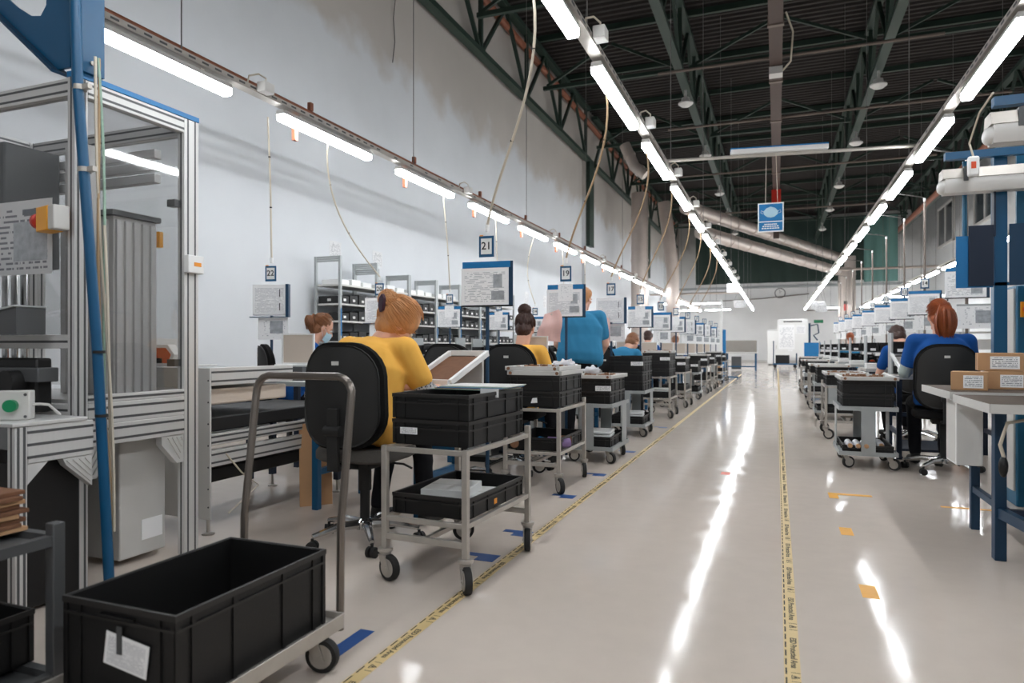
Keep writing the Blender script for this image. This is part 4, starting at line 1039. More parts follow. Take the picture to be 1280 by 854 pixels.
# printed sheet on the front pane
ps = thing('instruction_print', 'large printed instruction sheet with a photo on the front machine pane', 'sheet', (-3.12, Y0-.006, 1.37))
B(-.24, .17, -.0015, 0, 0, .33).build('sheet', 'paper_dim', ps); B(-.08, .14, -.003, -.0018, .06, .235).build('printed_photo', 'photo_print', ps)
B(-.02, .14, -.003, -.0018, .265, .29).build('heading', 'ink_soft', ps)
st = thing('sloped_shelf', 'sloped metal document shelf in front of the machine', 'shelf', (-3.2, 1.96, 1.10))
MB().prism([(-.45, 0), (.3, 0), (.3, .11), (-.45, -.0)], -.09, .03, 'y').build('wedge', 'alu_dark', st, 0); 
MB().prism([(-.45, .003), (.3, .113), (.3, .12), (-.45, .010)], -.1, .035, 'y').build('shelf_plate', 'grey_sheet', st, 0)
cl = thing('clipboard', 'black clipboard with a white sheet lying on the sloped document shelf', 'clipboard', (-3.30, 1.90, 1.185), 0)
o = B(-.15, .15, -.06, -.045, 0, .2).build('board', 'black_plastic', cl, bev=.005); o.rotation_euler = (math.radians(-30), math.radians(-9), 0)
o = B(-.10, .12, -.063, -.0605, .02, .16).build('sheet', 'paper_plain', cl); o.rotation_euler = (math.radians(-30), math.radians(-9), 0)
# blue pipe with clamps and cables, blue overhead bracket
bp = thing('blue_pipe', 'blue supply pipe with loose cables leaning against the glazed machine', 'pipe', (-2.66, 2.10, 0))
pp = [Vector((0, 0, 0)), Vector((-.02, -.04, 1.0)), Vector((-.06, -.10, 2.15)), Vector((-.07, -.115, 2.95))]
MB().tube(pp, .021, 14).build('pipe', 'blue_paint', bp)
for z in (.75, 1.02): 
    t = z/2.95; c = Vector((-.03*t*1.6, -.1*t*1.1, z)); MB().cyl(c, c+Vector((0, 0, .012)), .0255, n=12).build('cable_tie', 'rubber', bp)
for z in (1.78, 2.12): 
    t = z/2.95; c = Vector((-.062*t*1.25, -.1*t*1.3, z)); MB().cyl(c, c+Vector((0, 0, .02)), .027, n=12).build('pipe_clamp', 'steel', bp); B(c.x+.027, c.x+.06, c.y-.01, c.y+.01, z, z+.02).build('clamp_ear', 'steel', bp)
for k, (m, dx) in enumerate((('cable', .035), ('cable_tan', .028), ('pcb_green', .032), ('cable', .04))):
    q = [Vector((-.0+dx+.01*math.sin(3*z+k), -.03-.03*z/2.95*1.5+.012*math.sin(2.2*z+2*k), z)) for z in [.25+.12*j for j in range(18 if k < 3 else 12)]]
    q = [v+Vector((-.045-.07*v.z/2.95, .055, 0)) for v in q]; MB().tube(q, .006, 6).build('loose_cable', m, bp)
bg = thing('blue_bracket', 'blue overhead steel bracket with a slotted gusset above the machine', 'bracket', (0, 0, 0))
yy = Y0-.03
B(-2.80, -2.755, yy, yy+.12, 2.225, 2.95).build('bracket_post', 'blue_paint', bg)
MB().prism([(-2.805, 2.24), (-2.88, 2.24), (-3.6, 2.83), (-3.6, 2.93), (-3.30, 2.68), (-3.15, 2.56), (-3.05, 2.50), (-2.99, 2.49), (-2.955, 2.53), (-2.95, 2.62), (-2.98, 2.95), (-2.805, 2.95)][::-1], yy, yy+.012, 'y').build('gusset', 'blue_paint', bg, 0)
MB().prism([(-2.88, 2.235), (-3.6, 2.825), (-3.6, 2.81), (-2.88, 2.22)][::-1], yy-.03, yy+.05, 'y').build('gusset_flange', 'blue_deep', bg, 0)
for z in (2.27,): MB().cyl((-2.754, yy+.06, z), (-2.748, yy+.06, z), .01, n=8).build('bolt', 'steel', bg)

# ================================================================== PLATFORM TROLLEY + DEEP TOTE
tr = thing('platform_trolley', 'low platform trolley with a bent steel push handle', 'trolley', (-1.57, 1.555, 0))
d = MB().box(-.23, .23, -.345, .355, .135, .142)
for s in (-1, 1): d.box(s*.23-.003, s*.23+.003, -.345, .355, .118, .165); d.box(-.23, .23, .005+s*.35-.003, .005+s*.35+.003, .118, .165)
d.build('deck', 'steel', tr, bev=.002)
for sx in (-1, 1):
    for sy in (-1, 1): caster(tr, sx*.175, .005+sy*.265, .134, .055, {(1, 1): .2, (-1, 1): 1.0, (1, -1): .5, (-1, -1): -.4}[(sx, sy)])
hp = [(-.205, .37, .10), (-.205, .372, .30)]
for k in range(6): hp.append((-.205, .375+.012*k, .45+.085*k))
for a in (10, 35, 60, 85): t = math.radians(a); hp.append((-.205+.06*(1-math.cos(t)), .438, .885+.06*math.sin(t)))
hp2 = [(-x, y, z) for x, y, z in hp[::-1]]
MB().tube(hp+hp2, .0135, 10).build('push_handle', 'steel_dark', tr)
for s in (-1, 1): B(s*.205-.022, s*.205+.022, .3585, .3600, .12, .165).build('handle_clamp', 'steel', tr)
tote('deep', (-1.572, 1.56, .1425), 'large deep empty black tote standing on the platform trolley')
lb = tag(B(-.075, .075, -.0012, 0, 0, .085).build('paper_label', 'paper_table', smooth=0), 'white shipping label taped to the deep tote on the trolley', 'label'); lb.location = (-1.545, 1.2612, .225); lb.rotation_euler = (0, math.radians(8), 0)
tag(B(-1.57, -1.552, 1.2575, 1.2596, .265, .335).build('tape_strip', 'alu_dark', smooth=0), 'dark tape strip holding the shipping label of the deep tote', 'tape')

# ================================================================== LOW RACK WITH BOARDS AT THE CORNER
lr = thing('low_rack', 'low worn steel rack holding brown boards beside the platform trolley', 'rack', (-2.28, 1.10, 0))
for sx in (-1, 1):
    for sy in (-1, 1): B(sx*.31-.018, sx*.31+.018, sy*.28-.018, sy*.28+.018, 0, .535).build('leg', 'alu_dark', lr, bev=.003)
for z in (.07, .47):
    f = MB()
    for s in (-1, 1): f.box(s*.31-.014, s*.31+.014, -.2615, .2615, z, z+.03); f.box(-.2915, .2915, s*.28-.014, s*.28+.014, z, z+.03)
    f.box(-.2915, .2915, -.26, .26, z+.005, z+.012); f.build('shelf', 'alu_dark', lr)
for k in range(9):
    o = B(-.2, .17, -.22, .22, 0, .0125).build('brown_board', 'card_dark' if k % 3 else 'card', bev=.002); place(o, (-2.26+.008*math.sin(k*2), 1.15+.012*math.cos(k*3), .5005+.0135*k), .03*math.sin(k*1.7))
    tag(o, 'thin brown board, %s from the bottom of the pile on the low rack' % ORD[k], 'board', 'brown boards on the low rack')
tote('mid', (-2.28, 1.1, .1005), 'black tote on the bottom shelf of the low worn rack', PI/2*0)

# ================================================================== BENCHES IN THE FOREGROUND ON THE OPPOSITE SIDE
def fbench(x0, x1, y0, y1, zt, label):
    b = thing('blue_bench', label, 'bench', (0, 0, 0))
    B(x0, x1, y0, y1, zt-.04, zt).build('table_top', 'bench_worn', b, bev=.003)
    B(x0-.004, x0-.0005, y0, y1, zt-.041, zt+.001).build('edge_strip', 'light_grey', b); B(x0, x1, y0-.004, y0-.0005, zt-.041, zt+.001).build('edge_strip', 'light_grey', b)
    return b
fb = fbench(.89, 2.3, 3.62, 4.30, .79, 'grey-topped bench with blue legs and a cable plug hanging below, before the cartons')
for x in (1.02, 2.2):
    for y, xo in ((3.66, .045), (4.0, 0)): B(x+xo-.025, x+xo+.025, y-.03, y+.03, 0, .749).build('leg', 'blue_deep', fb, bev=.003)
    MB().bar((x+.04, 3.6905, .235), (x+.004, 3.9695, .235), .036, .05).build('foot_rail', 'blue_deep', fb)
B(1.0455, 2.1745, 3.98, 4.02, .2, .25).build('back_rail', 'navy', fb)
MB().tube([(1.2, 3.75, .745), (.98, 3.72, .70), (.95, 3.71, .6), (.97, 3.72, .53)], .008, 6).build('cable', 'cable', fb)
MB().ell((.965, 3.72, .5), (.02, .02, .05), None, 10, 8).build('plug', 'black_plastic', fb)
fb2 = fbench(.885, 2.3, 4.34, 5.12, .80, 'grey-topped bench with blue legs carrying the brown cartons and blue mast')
for x in (1.06, 2.2):
    for y in ((4.62,) if x < 1.5 else (4.62, 5.05)): B(x-.022, x+.022, y-.022, y+.022, 0, .759).build('leg', 'blue_deep', fb2, bev=.003)
    B(x-.014, x+.014, 4.0305 if x < 1.5 else 4.6425, 4.5975 if x < 1.5 else 5.0275, .215, .25).build('foot_rail', 'blue_deep', fb2) if x > 1.5 else B(x-.016, x+.012, 4.0305, 4.5975, .215, .25).build('foot_rail', 'blue_deep', fb2)
wb = thing('white_cabinet_box', 'white steel control box hanging under the bench with the cartons', 'box', (0, 0, 0))
B(.915, 1.04, 4.36, 4.595, .40, .7585).build('box', 'white_paint', wb, bev=.004); B(.9145, .9148, 4.38, 4.58, .41, .75).build('cover', 'light_grey', wb)
for k, (x, y) in enumerate(((.93, 4.372), (1.02, 4.372), (.93, 4.58))): MB().cyl((x, y-.0, .393), (x, y, .3995), .006, n=8).build('screw', 'alu_dark', wb)
B(1.5, 1.544, 5.03, 5.074, 0, .759).build('leg', 'blue_deep', fb2)
mast = thing('blue_mast', 'blue steel mast on the bench carrying unlit lamps and document boards', 'mast', (1.27, 4.98, .8005))
B(-.035, .035, -.035, .035, 0, 1.46).build('post', 'blue_paint', mast, bev=.004)
B(-.08, .08, -.06, .06, 0, .008).build('foot_plate', 'blue_deep', mast)
B(-.30, .9, -.085, -.0355, 1.40, 1.445).build('arm', 'blue_paint', mast)
B(-.30, .9, -1.10, -1.05, 1.40, 1.445).build('arm', 'blue_paint', mast)
B(.75, .79, -1.049, -.086, 1.405, 1.44).build('link_arm', 'blue_paint', mast)
B(.10, .22, .04, .06, .9, 1.45).build('back_panel', 'teal_blue', mast)
MB().cyl((-.18, .0, .75), (-.18, .0, 1.40), .014, n=8).build('thin_post', 'teal_blue', mast)
for k, y in enumerate((-.06, -1.07)):
    l = thing('unlit_lamp', 'unlit white bench lamp on the blue mast, %s' % ('above the cartons' if k == 0 else 'on the arm away from the cartons'), 'lamp', (.95, 4.98+y, 2.085+.03*k), 0)
    MB().prism([(-.06, -.01), (-.066, -.05), (-.045, -.095), (.045, -.095), (.066, -.05), (.06, -.01)][::-1], .012, 1.45, 'x').build('diffuser', 'diffuser_off', l)
    MB().prism([(-.066, -.009), (.066, -.009), (.05, .05), (-.05, .05)], 0, 1.46, 'x').build('lamp_housing', 'steel', l)
    MB().ell((.012, 0, -.05), (.035, .06, .045), None, 12, 8).build('end_cap', 'diffuser_off', l)
    for x in (.12, .8): B(x-.012, x+.012, -.069, .069, -.03, .058).build('clip', 'alu_dark', l)
pl = thing('white_pull_switch', 'white pull switch with an orange key hanging by the blue mast', 'switch', (1.09, 4.78, 2.06))
B(-.03, .03, -.02, .02, 0, .12).build('switch_body', 'white_paint', pl, bev=.012); B(-.015, .01, -.0225, -.0205, .045, .085).build('key', 'orange_red', pl)
MB().tube([(0, 0, .121), (-.02, 0, .2), (-.015, -.2, .32), (0, -.4, .36)], .006, 6).build('cable', 'cable', pl)
db = thing('document_board', 'navy document boards with bright blue pouches on the blue mast', 'board', (1.27, 4.98, 1.42))
B(-.17, -.04, -.05, -.042, 0, .37).build('board_panel', 'navy', db); B(.04, .33, -.05, -.042, 0, .37).build('board_panel', 'blue_deep', db)
B(-.235, -.04, -.04, -.036, -.01, .31).build('pouch', 'blue_bright', db); B(-.17, .5, -.035, -.0355+.003, -.0, .02).build('lower_rail', 'blue_paint', db); B(.335, .5, -.05, -.042, 0, .37).build('pouch', 'blue_bright', db)
B(-.04, -.03, -.055, .0, .3, .7).build('hanger', 'navy', db)
def carton(x, y, z, rz, label, w=.175, d_=.15, h_=.105):
    c = thing('carton', label, 'carton', (x, y, z), rz)
    B(-w/2, w/2, -d_/2, d_/2, 0, h_).build('box', 'card', c, bev=.003)
    B(-w/2+.06, w/2-.02, -d_/2-.0012, -d_/2-.0002, .012, h_-.02).build('shipping_label', 'label_print', c)
    B(-w/2-.0006, -w/2+.0003, -.004, .004, 0, h_).build('flap_seam', 'card_dark', c); B(-w/2, w/2, -.0015, .0015, h_+.0001, h_+.0006).build('flap_seam', 'card_dark', c)
carton(1.035, 4.62, .8005, -.25, 'brown carton lying alone in front, label facing out, on the grey-topped bench')
carton(1.25, 4.78, .8005, -.12, 'brown carton at the bottom of the pile by the blue mast', .19)
carton(1.22, 4.785, .9065, -.15, 'brown carton on top of the pile by the blue mast', .22)
bm = thing('blue_machine', 'tall blue machine panel with a red and yellow rotary switch', 'machine', (1.46, 5.35, 0))
B(0, .6, 0, .5, 0, 1.45).build('panel', 'teal_blue', bm, bev=.01); B(-.012, -.0005, .02, .48, .1, 1.43).build('edge_trim', 'light_grey', bm)
B(.02, .1, -.02, -.0005, 1.24, 1.34).build('switch_plate', 'amber', bm); MB().cyl((.06, -.0205, 1.29), (.06, -.07, 1.29), .032, n=14).build('rotary_knob', 'red', bm)
B(.13, .2, -.012, -.0005, 1.2, 1.28).build('yellow_label', 'amber', bm); MB().prism([(.09, 1.1), (.13, 1.1), (.11, 1.14)], -.006, -.0005, 'y').build('warning_sign', 'orange', bm, 0)

# ---- working row on that side
RW = [6.83, 8.85, 10.8, 12.8, 14.8, 16.8, 18.8]
for k, y in enumerate(RW):
    nm = 'on the ponytail woman\'s side'
    cart('B' if k % 2 == 0 else 'A', .725, y, .0, '%s, %s cart %s' % ('grey plate cart' if k % 2 == 0 else 'tubular cart', ORD[k], nm))
    z = .527 if k % 2 == 0 else .6065
    for j in range(2 if k % 2 == 0 else 1): z += tote('low', (.725, y, z), 'black tote, %s up on the %s cart %s' % (ORD[j], ORD[k], nm))+.001
    part_tray((.735, y, z), 'light metal tray topping the %s cart %s' % (ORD[k], nm), seed=30+k, parts=k < 2, w=.42, l=.66)
    tote('flat', (.725, y, .1415 if k % 2 == 0 else .2905), 'flat black tote low on the %s cart %s' % (ORD[k], nm))
    bench(1.0, 1.93, y+.35, y+1.0, .78, 'grey-topped bench beyond the %s cart %s' % (ORD[k], nm), leg='navy')
    bin_rack(1.32, y+.75, .781, 'rack of black bins beyond the %s cart %s' % (ORD[k], nm), n=4, rows=2, w=.14, hgt=.19, orange_=k < 2)
    if k: 
        o = thing('white_tray_stack', 'white tray stack beyond the %s cart %s' % (ORD[k], nm), 'trays', (1.12, y+.47, .7805))
        for j in range(3): B(-.11, .11, -.1, .1, .022*j, .022*j+.02).build('tray', 'white_paint', o, bev=.004)
st2 = thing('sloped_tray', 'white slanted tray frame in front of the woman with the red ponytail', 'tray', (1.18, 7.36, .781), .1)
q = MB(); R_ = Matrix.Rotation(math.radians(24), 3, 'X')
for s in (-1, 1): q.cbox((s*.13, 0, .13), (.022, .34, .03), R_)
q.cbox((0, -.16, .065), (.26, .022, .03)); q.cbox((0, .155, .195), (.26, .022, .03)); q.build('tray_frame', 'white_paint', st2, bev=.003)
MB().box(-.12, .12, -.155, -.14, 0, .05).box(-.12, .12, .13, .15, 0, .17).build('stand', 'light_grey', st2)
for k in range(5):
    b = thing('bottle', 'clear wrapped bottle with a tan cap lying on the grey plate-sided cart', 'bottle', (.585+.062*k, 6.62 if k < 3 else 6.70, .151+.03), 0, 'bottles on the plate-sided cart')
    MB().lathe([(.012, -.115), (.012, -.1), (.028, -.08), (.028, .1), (.02, .11)], 14, (0, 0, .021), 'y').build('bottle_body', 'bag_clear', b)
    MB().cyl((0, -.15, .021), (0, -.1155, .021), .018, n=12).build('cap', 'card', b)
# clutter behind the hanging sheets: benches, shelves
for k in range(4):
    y = 7.2+2.6*k
    s = thing('steel_shelf', 'light grey open shelf unit behind the hanging sheets, %s from the blue machine' % ORD[k], 'shelf', (2.9, y, 0))
    for sx in (-.4, .4):
        for sy in (-.2, .2): B(sx-.015, sx+.015, sy-.015, sy+.015, 0, 1.55).build('upright', 'light_grey', s)
    for z in (.2, .75, 1.0, 1.25): B(-.384, .384, -.2, .2, z, z+.025).build('shelf_board', 'light_grey', s)
    for z in (.775, 1.025):
        for j in range(3):
            tag(B(2.58+.24*j, 2.78+.24*j, y-.16, y+.1, z+.0005, z+.13).build('parts_box', ('white_paint', 'black_plastic', 'orange')[(j+k) % 3] if z < 1 else 'light_grey', bev=.004), 'parts box on the open shelves behind the hanging sheets', 'box', 'boxes on the open shelves')

# ================================================================== FAR END
wbd = thing('whiteboard', 'tall white notice board on wheels at the far end of the aisle', 'board', (.75, 37.8, 0))
B(-.72, .72, 0, .04, .45, 2.45).build('board_panel', 'white_paint', wbd); B(-.66, .1, -.006, -.001, .9, 2.15).build('pinned_plan', 'paper_text', wbd)
B(.15, .6, -.006, -.001, 1.7, 2.1).build('pinned_sheet', 'paper_table', wbd); B(-.2, .0, -.006, -.001, .8, .88).build('pinned_sheet', 'paper_plain', wbd)
for j in range(11): B(-.42+.08*j, -.36+.08*j, -.006, -.001, 2.28, 2.36).build('heading_letter', 'ink', wbd)
for s in (-.6, .6): B(s-.03, s+.03, -.25, .3, 0, .05).build('foot', 'steel', wbd); B(s-.02, s+.02, .041, .08, .05, 2.3).build('stand_post', 'steel', wbd)
bc = thing('blue_cage_cart', 'blue cart with a black crate before the white notice board', 'cart', (.32, 35.8, 0))
MB().box(-.5, .6, -.3, .3, .16, .22).build('deck', 'blue_paint', bc); B(-.38, .25, -.25, .25, .2205, .62).build('crate', 'black_plastic', bc, bev=.01)
for sx in (-.47, .57): MB().tube([(sx, -.27, .22), (sx, -.27, 1.3 if sx < 0 else .7), (sx, .27, 1.3 if sx < 0 else .7), (sx, .27, .22)], .025, 8).build('end_frame', 'blue_deep', bc)
for sx in (-.4, .5):
    for sy in (-.22, .22): MB().cyl((sx, sy-.03, .08), (sx, sy+.03, .08), .08, n=14).build('wheel', 'rubber', bc)
lk = thing('grey_locker', 'narrow pale grey locker beside the white notice board', 'locker', (-.25, 41, 0)); B(-.25, .3, 0, .5, .05, 1.95).build('locker_body', 'light_grey', lk); B(-.24, .29, -.015, -.0005, .08, 1.92).build('door', 'white_paint', lk); B(.2, .23, -.03, -.0155, .9, 1.1).build('handle', 'steel', lk); B(-.2, .25, .05, .45, 0, .0495).build('plinth', 'alu_dark', lk)
pt = thing('partition_desk', 'desk with grey fabric partitions at the far end of the odd stations', 'desk', (-1.35, 31.5, 0))
B(-.75, .55, -.4, .4, .74, .78).build('desk_top', 'light_grey', pt); B(-.75, .55, -.42, -.405, .80, 1.3).build('partition', 'grey_partition', pt); B(-.78, -.755, -.4, .4, .80, 1.3).build('partition', 'grey_partition', pt)
for sx in (-.7, .5):
    for sy in (-.35, .35): B(sx-.03, sx+.03, sy-.03, sy+.03, 0, .739).build('leg', 'blue_paint', pt)
B(-.669, .469, -.36, -.34, .15, .2).build('rail', 'blue_paint', pt); B(-.5, -.1, -.2, .3, .05, .6).build('drawer_unit', 'alu_dark', pt)
bs = thing('blue_stand', 'blue steel stand with white mast and splayed feet after the last cart', 'stand', (-1.62, 23.6, 0))
B(-.05, .05, -.05, .05, .02, 1.6).build('stand_post', 'blue_bright', bs); B(-.14, -.06, -.04, .04, .6, 2.6).build('white_mast', 'white_paint', bs); B(-.3, -.12, -.05, .05, .1, .75).build('side_carton', 'card', bs)
for a in (0, 2.1, 4.2): MB().bar((0, 0, .05), (.45*math.cos(a), .45*math.sin(a), .025), .05).build('foot', 'blue_paint', bs)
bs2 = thing('blue_stand', 'blue steel stand with a curled hose beyond the carts on the ponytail woman\'s side', 'stand', (1.25, 30.5, 0))
B(-.04, .04, -.04, .04, 0, 2.0).build('stand_post', 'blue_deep', bs2); B(-.2, .4, -.2, .2, .6, 1.2).build('blue_box', 'blue_bright', bs2); MB().tube([(.05, 0, 1.9), (.3, 0, 1.95), (.35, 0, 1.6), (.15, 0, 1.5), (.3, 0, 1.3)], .03, 8).build('hose', 'blue_deep', bs2)
MB().box(-.3, .5, -.25, .25, 0, .05).build('base', 'blue_deep', bs2)
for k, (x, y, z, w_, h_) in enumerate(((-1.36, 24.0, 2.85, .42, .3), (-1.36, 28.1, 2.55, .45, .3), (1.587, 30.75, 2.55, .5, .36), (1.587, 28.6, 2.35, .42, .3))):
    s = thing('hanging_sheet', ('white sheet sign hung under the end of the odd-station lamps, %s' % ('higher one', 'lower one')[k % 2]) if k < 2 else ('white sheet sign hung under the end of the ponytail-side lamps, %s' % ('higher one', 'lower one')[k % 2]), 'sign', (x, y, z))
    B(-w_/2, w_/2, -.003, .003, 0, h_).build('sheet', 'paper_dim', s)
    for q in (-.4, .4): MB().cyl((q*w_, 0, h_), (q*.08, 0, LAMP_H+.1195-z), .004, n=4).build('string', 'wire', s)
ck_ = thing('wall_clock', 'round white clock with a dark rim high on the end wall', 'clock', (.2, YB-.001, 4.60))
MB().lathe([(.29, 0), (.34, -.0), (.34, -.08), (.29, -.08)], 32, (0, 0, 0), 'y').build('rim', 'alu_dark', ck_)
MB().cyl((0, -.0805, 0), (0, -.085, 0), .288, n=32).build('dial', 'white_paint', ck_)
MB().bar((0, -.092, 0), (.10, -.092, .12), .03, .01).build('hour_hand', 'ink', ck_); MB().bar((0, -.104, 0), (-.03, -.104, .22), .02, .01).build('minute_hand', 'ink', ck_)
gs = thing('exit_sign', 'small green sign on the white end wall', 'sign', (2.55, YB-.002, 2.55)); B(-.3, .3, -.02, 0, 0, .26).build('plate', 'white_paint', gs); B(-.28, .28, -.026, -.0205, .02, .24).build('green_face', 'green_button', gs)
rb_ = thing('signal_tower', 'red signal lamp on a thin pole before the end wall', 'signal', (3.05, 36, 0)); MB().cyl((0, 0, 0), (0, 0, 2.75), .02, n=8).build('pole', 'conduit', rb_); MB().cyl((0, 0, 2.751), (0, 0, 3.05), .08, n=12).build('red_lamp', 'red', rb_); MB().cyl((0, 0, 3.051), (0, 0, 3.2), .08, n=12).build('dark_cap', 'rubber', rb_)
tag(MB().tube([(-5, YB-.15, 4.1), (-1, YB-.15, 4.25), (2, YB-.15, 4.5)], .03, 6).build('wall_pipe', 'conduit'), 'thin dark pipe running along the white end wall', 'pipe')
tag(MB().cyl((1.8, YB-.15, 3.4), (8, YB-.15, 3.45), .04, n=6).build('wall_pipe', 'conduit'), 'thin grey pipe low on the end wall beside the green sign', 'pipe')
tag(MB().cyl((-6.2, 36, 3.75), (-1.6, 36, 3.75), .05, n=8).build('cross_pipe', 'duct'), 'silver pipe crossing behind the upright ducts', 'pipe')
tag(MB().cyl((2.4, 33, 4.4), (8.4, 33, 4.4), .05, n=8).build('cross_pipe', 'duct'), 'silver pipe crossing in front of the teal sheet curtain', 'pipe')

# ================================================================== SMALL THINGS UNDER AND ON THE BENCHES
def pedestal(x, y, label):
    p = thing('drawer_pedestal', label, 'drawers', (x, y, 0))
    B(-.17, .17, -.2, .2, .05, .60).build('body', 'alu_dark', p, bev=.004); B(-.15, .15, -.18, .18, 0, .0495).build('plinth', 'rubber', p)
    for j in range(3):
        d_ = B(-.16, .16, -.213, -.2005, .07+.178*j, .235+.178*j).build('drawer', 'grey_sheet', p, bev=.003); B(-.05, .05, -.225, -.2135, .15+.178*j, .16+.178*j).build('handle', 'steel', d_)
for k in range(1, 8): pedestal(-2.55, 3.60+1.93*k+.32, 'grey drawer pedestal under the %s blue-legged bench from the glazed machine' % ORD[k])
def footrest(x, y, label):
    f = thing('footrest', label, 'footrest', (x, y, 0))
    o = B(-.2, .2, -.12, .12, .10, .125).build('plate', 'navy', f, bev=.004); o.rotation_euler = (.25, 0, 0)
    for s in (-.19, .19): MB().tube([(s, -.15, .01), (s, .15, .01), (s, .12, .13)], .01, 6).build('side_frame', 'navy', f)
footrest(1.28, 7.42, 'navy steel footrest under the bench of the red ponytail woman')
footrest(-2.28, 5.95, 'navy steel footrest under the bench of the woman with the dark bun')
hw = thing('loose_wire', 'loose wire dangling high on the white plaster wall', 'wire', (XL+.03, 10.6, 6.1)); MB().tube([(0, -.05, 0), (0, .03, .4), (.0, -.02, .8), (0, .05, 1.2), (0, .0, 1.54)], .008, 5).build('cord', 'alu_dark', hw)
bl = MB().ell((0, 0, .03), (.12, .14, .035), None, 20, 12)
for i, v in enumerate(bl.v): k_ = 1+.28*noise.noise(Vector(v)*16); bl.v[i] = (v[0]*k_, v[1]*k_, max(.001, v[2]*k_))
tag(place(bl.build('blue_cloth', 'blue_bright', smooth=60), (-6.08, 9.75, 1.83-.0)), 'crumpled blue cloth lying on the bins of the second wall rack', 'cloth')
# crumpled clear bags on the parts trays
for k, (x, y, z, s_) in enumerate(((-1.56, 5.17, .875, .09), (-1.60, 6.18, .795, .08))):
    cbg = MB().ell((0, 0, .03), (s_, s_*.8, .035), None, 20, 12)
    for i, v in enumerate(cbg.v): q = 1+.5*noise.noise(Vector(v)*28+Vector((k, 0, 0))); cbg.v[i] = (v[0]*q, v[1]*q, max(.0, v[2]*q))
    tag(place(cbg.build('clear_bag', 'bag_clear', smooth=60), (x, y, z)), 'crumpled clear plastic bag on the %s' % ('upper stacked metal tray', 'tray of the first plate-sided cart'), 'bag') if False else tag(place(cbg.build('clear_bag', 'bag_clear', smooth=60), (x, y, z)), 'crumpled clear plastic bag on the %s' % ('upper stacked metal tray', 'tray of the third cart from the glazed machine')[k], 'bag')

# ================================================================== PEOPLE
def remesh(mb, name, m, parent, voxel, smooth=4, folds=0, fscale=9, seed=0, cut=None):
    ob = bpy.data.objects.new('tmp', mb.mesh('tmp', None, 0)); COL.objects.link(ob)
    md = ob.modifiers.new('r', 'REMESH'); md.mode = 'VOXEL'; md.voxel_size = voxel
    if smooth: s = ob.modifiers.new('s', 'SMOOTH'); s.factor = .5; s.iterations = smooth
    me = bpy.data.meshes.new_from_object(ob.evaluated_get(bpy.context.evaluated_depsgraph_get())); bpy.data.objects.remove(ob)
    me.name = name
    if folds:
        off = Vector((seed*3.1, seed*1.7, 0)); nr = [v.normal.copy() for v in me.vertices]
        for v, n_ in zip(me.vertices, nr):
            p = v.co; q = Vector((p.x*fscale*1.2+p.z*fscale*.7, p.y*fscale*.9, p.z*fscale*.45-p.x*fscale*.5))+off
            a = 1-abs(noise.noise(q)); v.co = p+n_*folds*((a-.75)*1.6+.5*noise.noise(q*2.3))
    me.polygons.foreach_set('use_smooth', [True]*len(me.polygons)); me.materials.clear(); me.materials.append(M[m])
    o = bpy.data.objects.new(name, me); COL.objects.link(o); o.parent = parent
    return o
V = Vector
def hand_parts(mb, wrist, f, nrm, side):
    """palm, four unequal fingers bent at the knuckles, thumb from the side of the palm"""
    f = f.normalized(); nrm = (nrm-f*nrm.dot(f)).normalized(); s = f.cross(nrm)*side
    rot = Matrix((s, f, nrm)).transposed()
    mb.ell(wrist+f*.05, (.040, .055, .017), rot, 14, 8); mb.cap(wrist-f*.01, .026, wrist+f*.03, .024)
    for k, (o, ln) in enumerate(((.030, .066), (.010, .076), (-.011, .072), (-.031, .056))):
        a = wrist+f*.092+s*o; b = a+(f*.93-nrm*.22+s*o*2).normalized()*ln*.52; c = b+(f*.75-nrm*.62).normalized()*ln*.5
        mb.cap(a, .0098, b, .0092, 8); mb.cap(b, .0092, c, .0078, 8)
    a = wrist+f*.028+s*.034; b = a+(f*.62+s*.7-nrm*.15).normalized()*.045; c = b+(f*.88+s*.3-nrm*.25).normalized()*.034
    mb.cap(a, .0125, b, .011, 8); mb.cap(b, .011, c, .009, 8)
def strands(mb, Hm, ctr, rad, anchor, n, seed, r=.0028, spread=1.0, lift=1.03, back=-1.0):
    rr = random.Random(seed); ctr = V(ctr); rad = V(rad)
    A = V(anchor)-ctr; A = V((A.x/rad.x, A.y/rad.y, A.z/rad.z)).normalized()
    for i in range(n):
        while True:
            d = V((rr.gauss(0, 1), rr.gauss(0, 1), rr.gauss(0, 1))).normalized()
            if d.z > -.75 and not (d.y > .45 and d.z < .55) and d.y < .82: break
        pts = []; lf = lift+rr.uniform(0, .05)
        for k in range(7):
            t = k/6; u = (d*(1-t)+A*t); u = u.normalized() if u.length > .05 else A
            wv = 1+.018*math.sin(7*t+i); p = V((u.x*rad.x, u.y*rad.y, u.z*rad.z))*lf*wv+ctr; pts.append(Hm @ p)
        mb.tube(pts, [r*.5]+[r]*5+[r*.6], 4, cap=False)
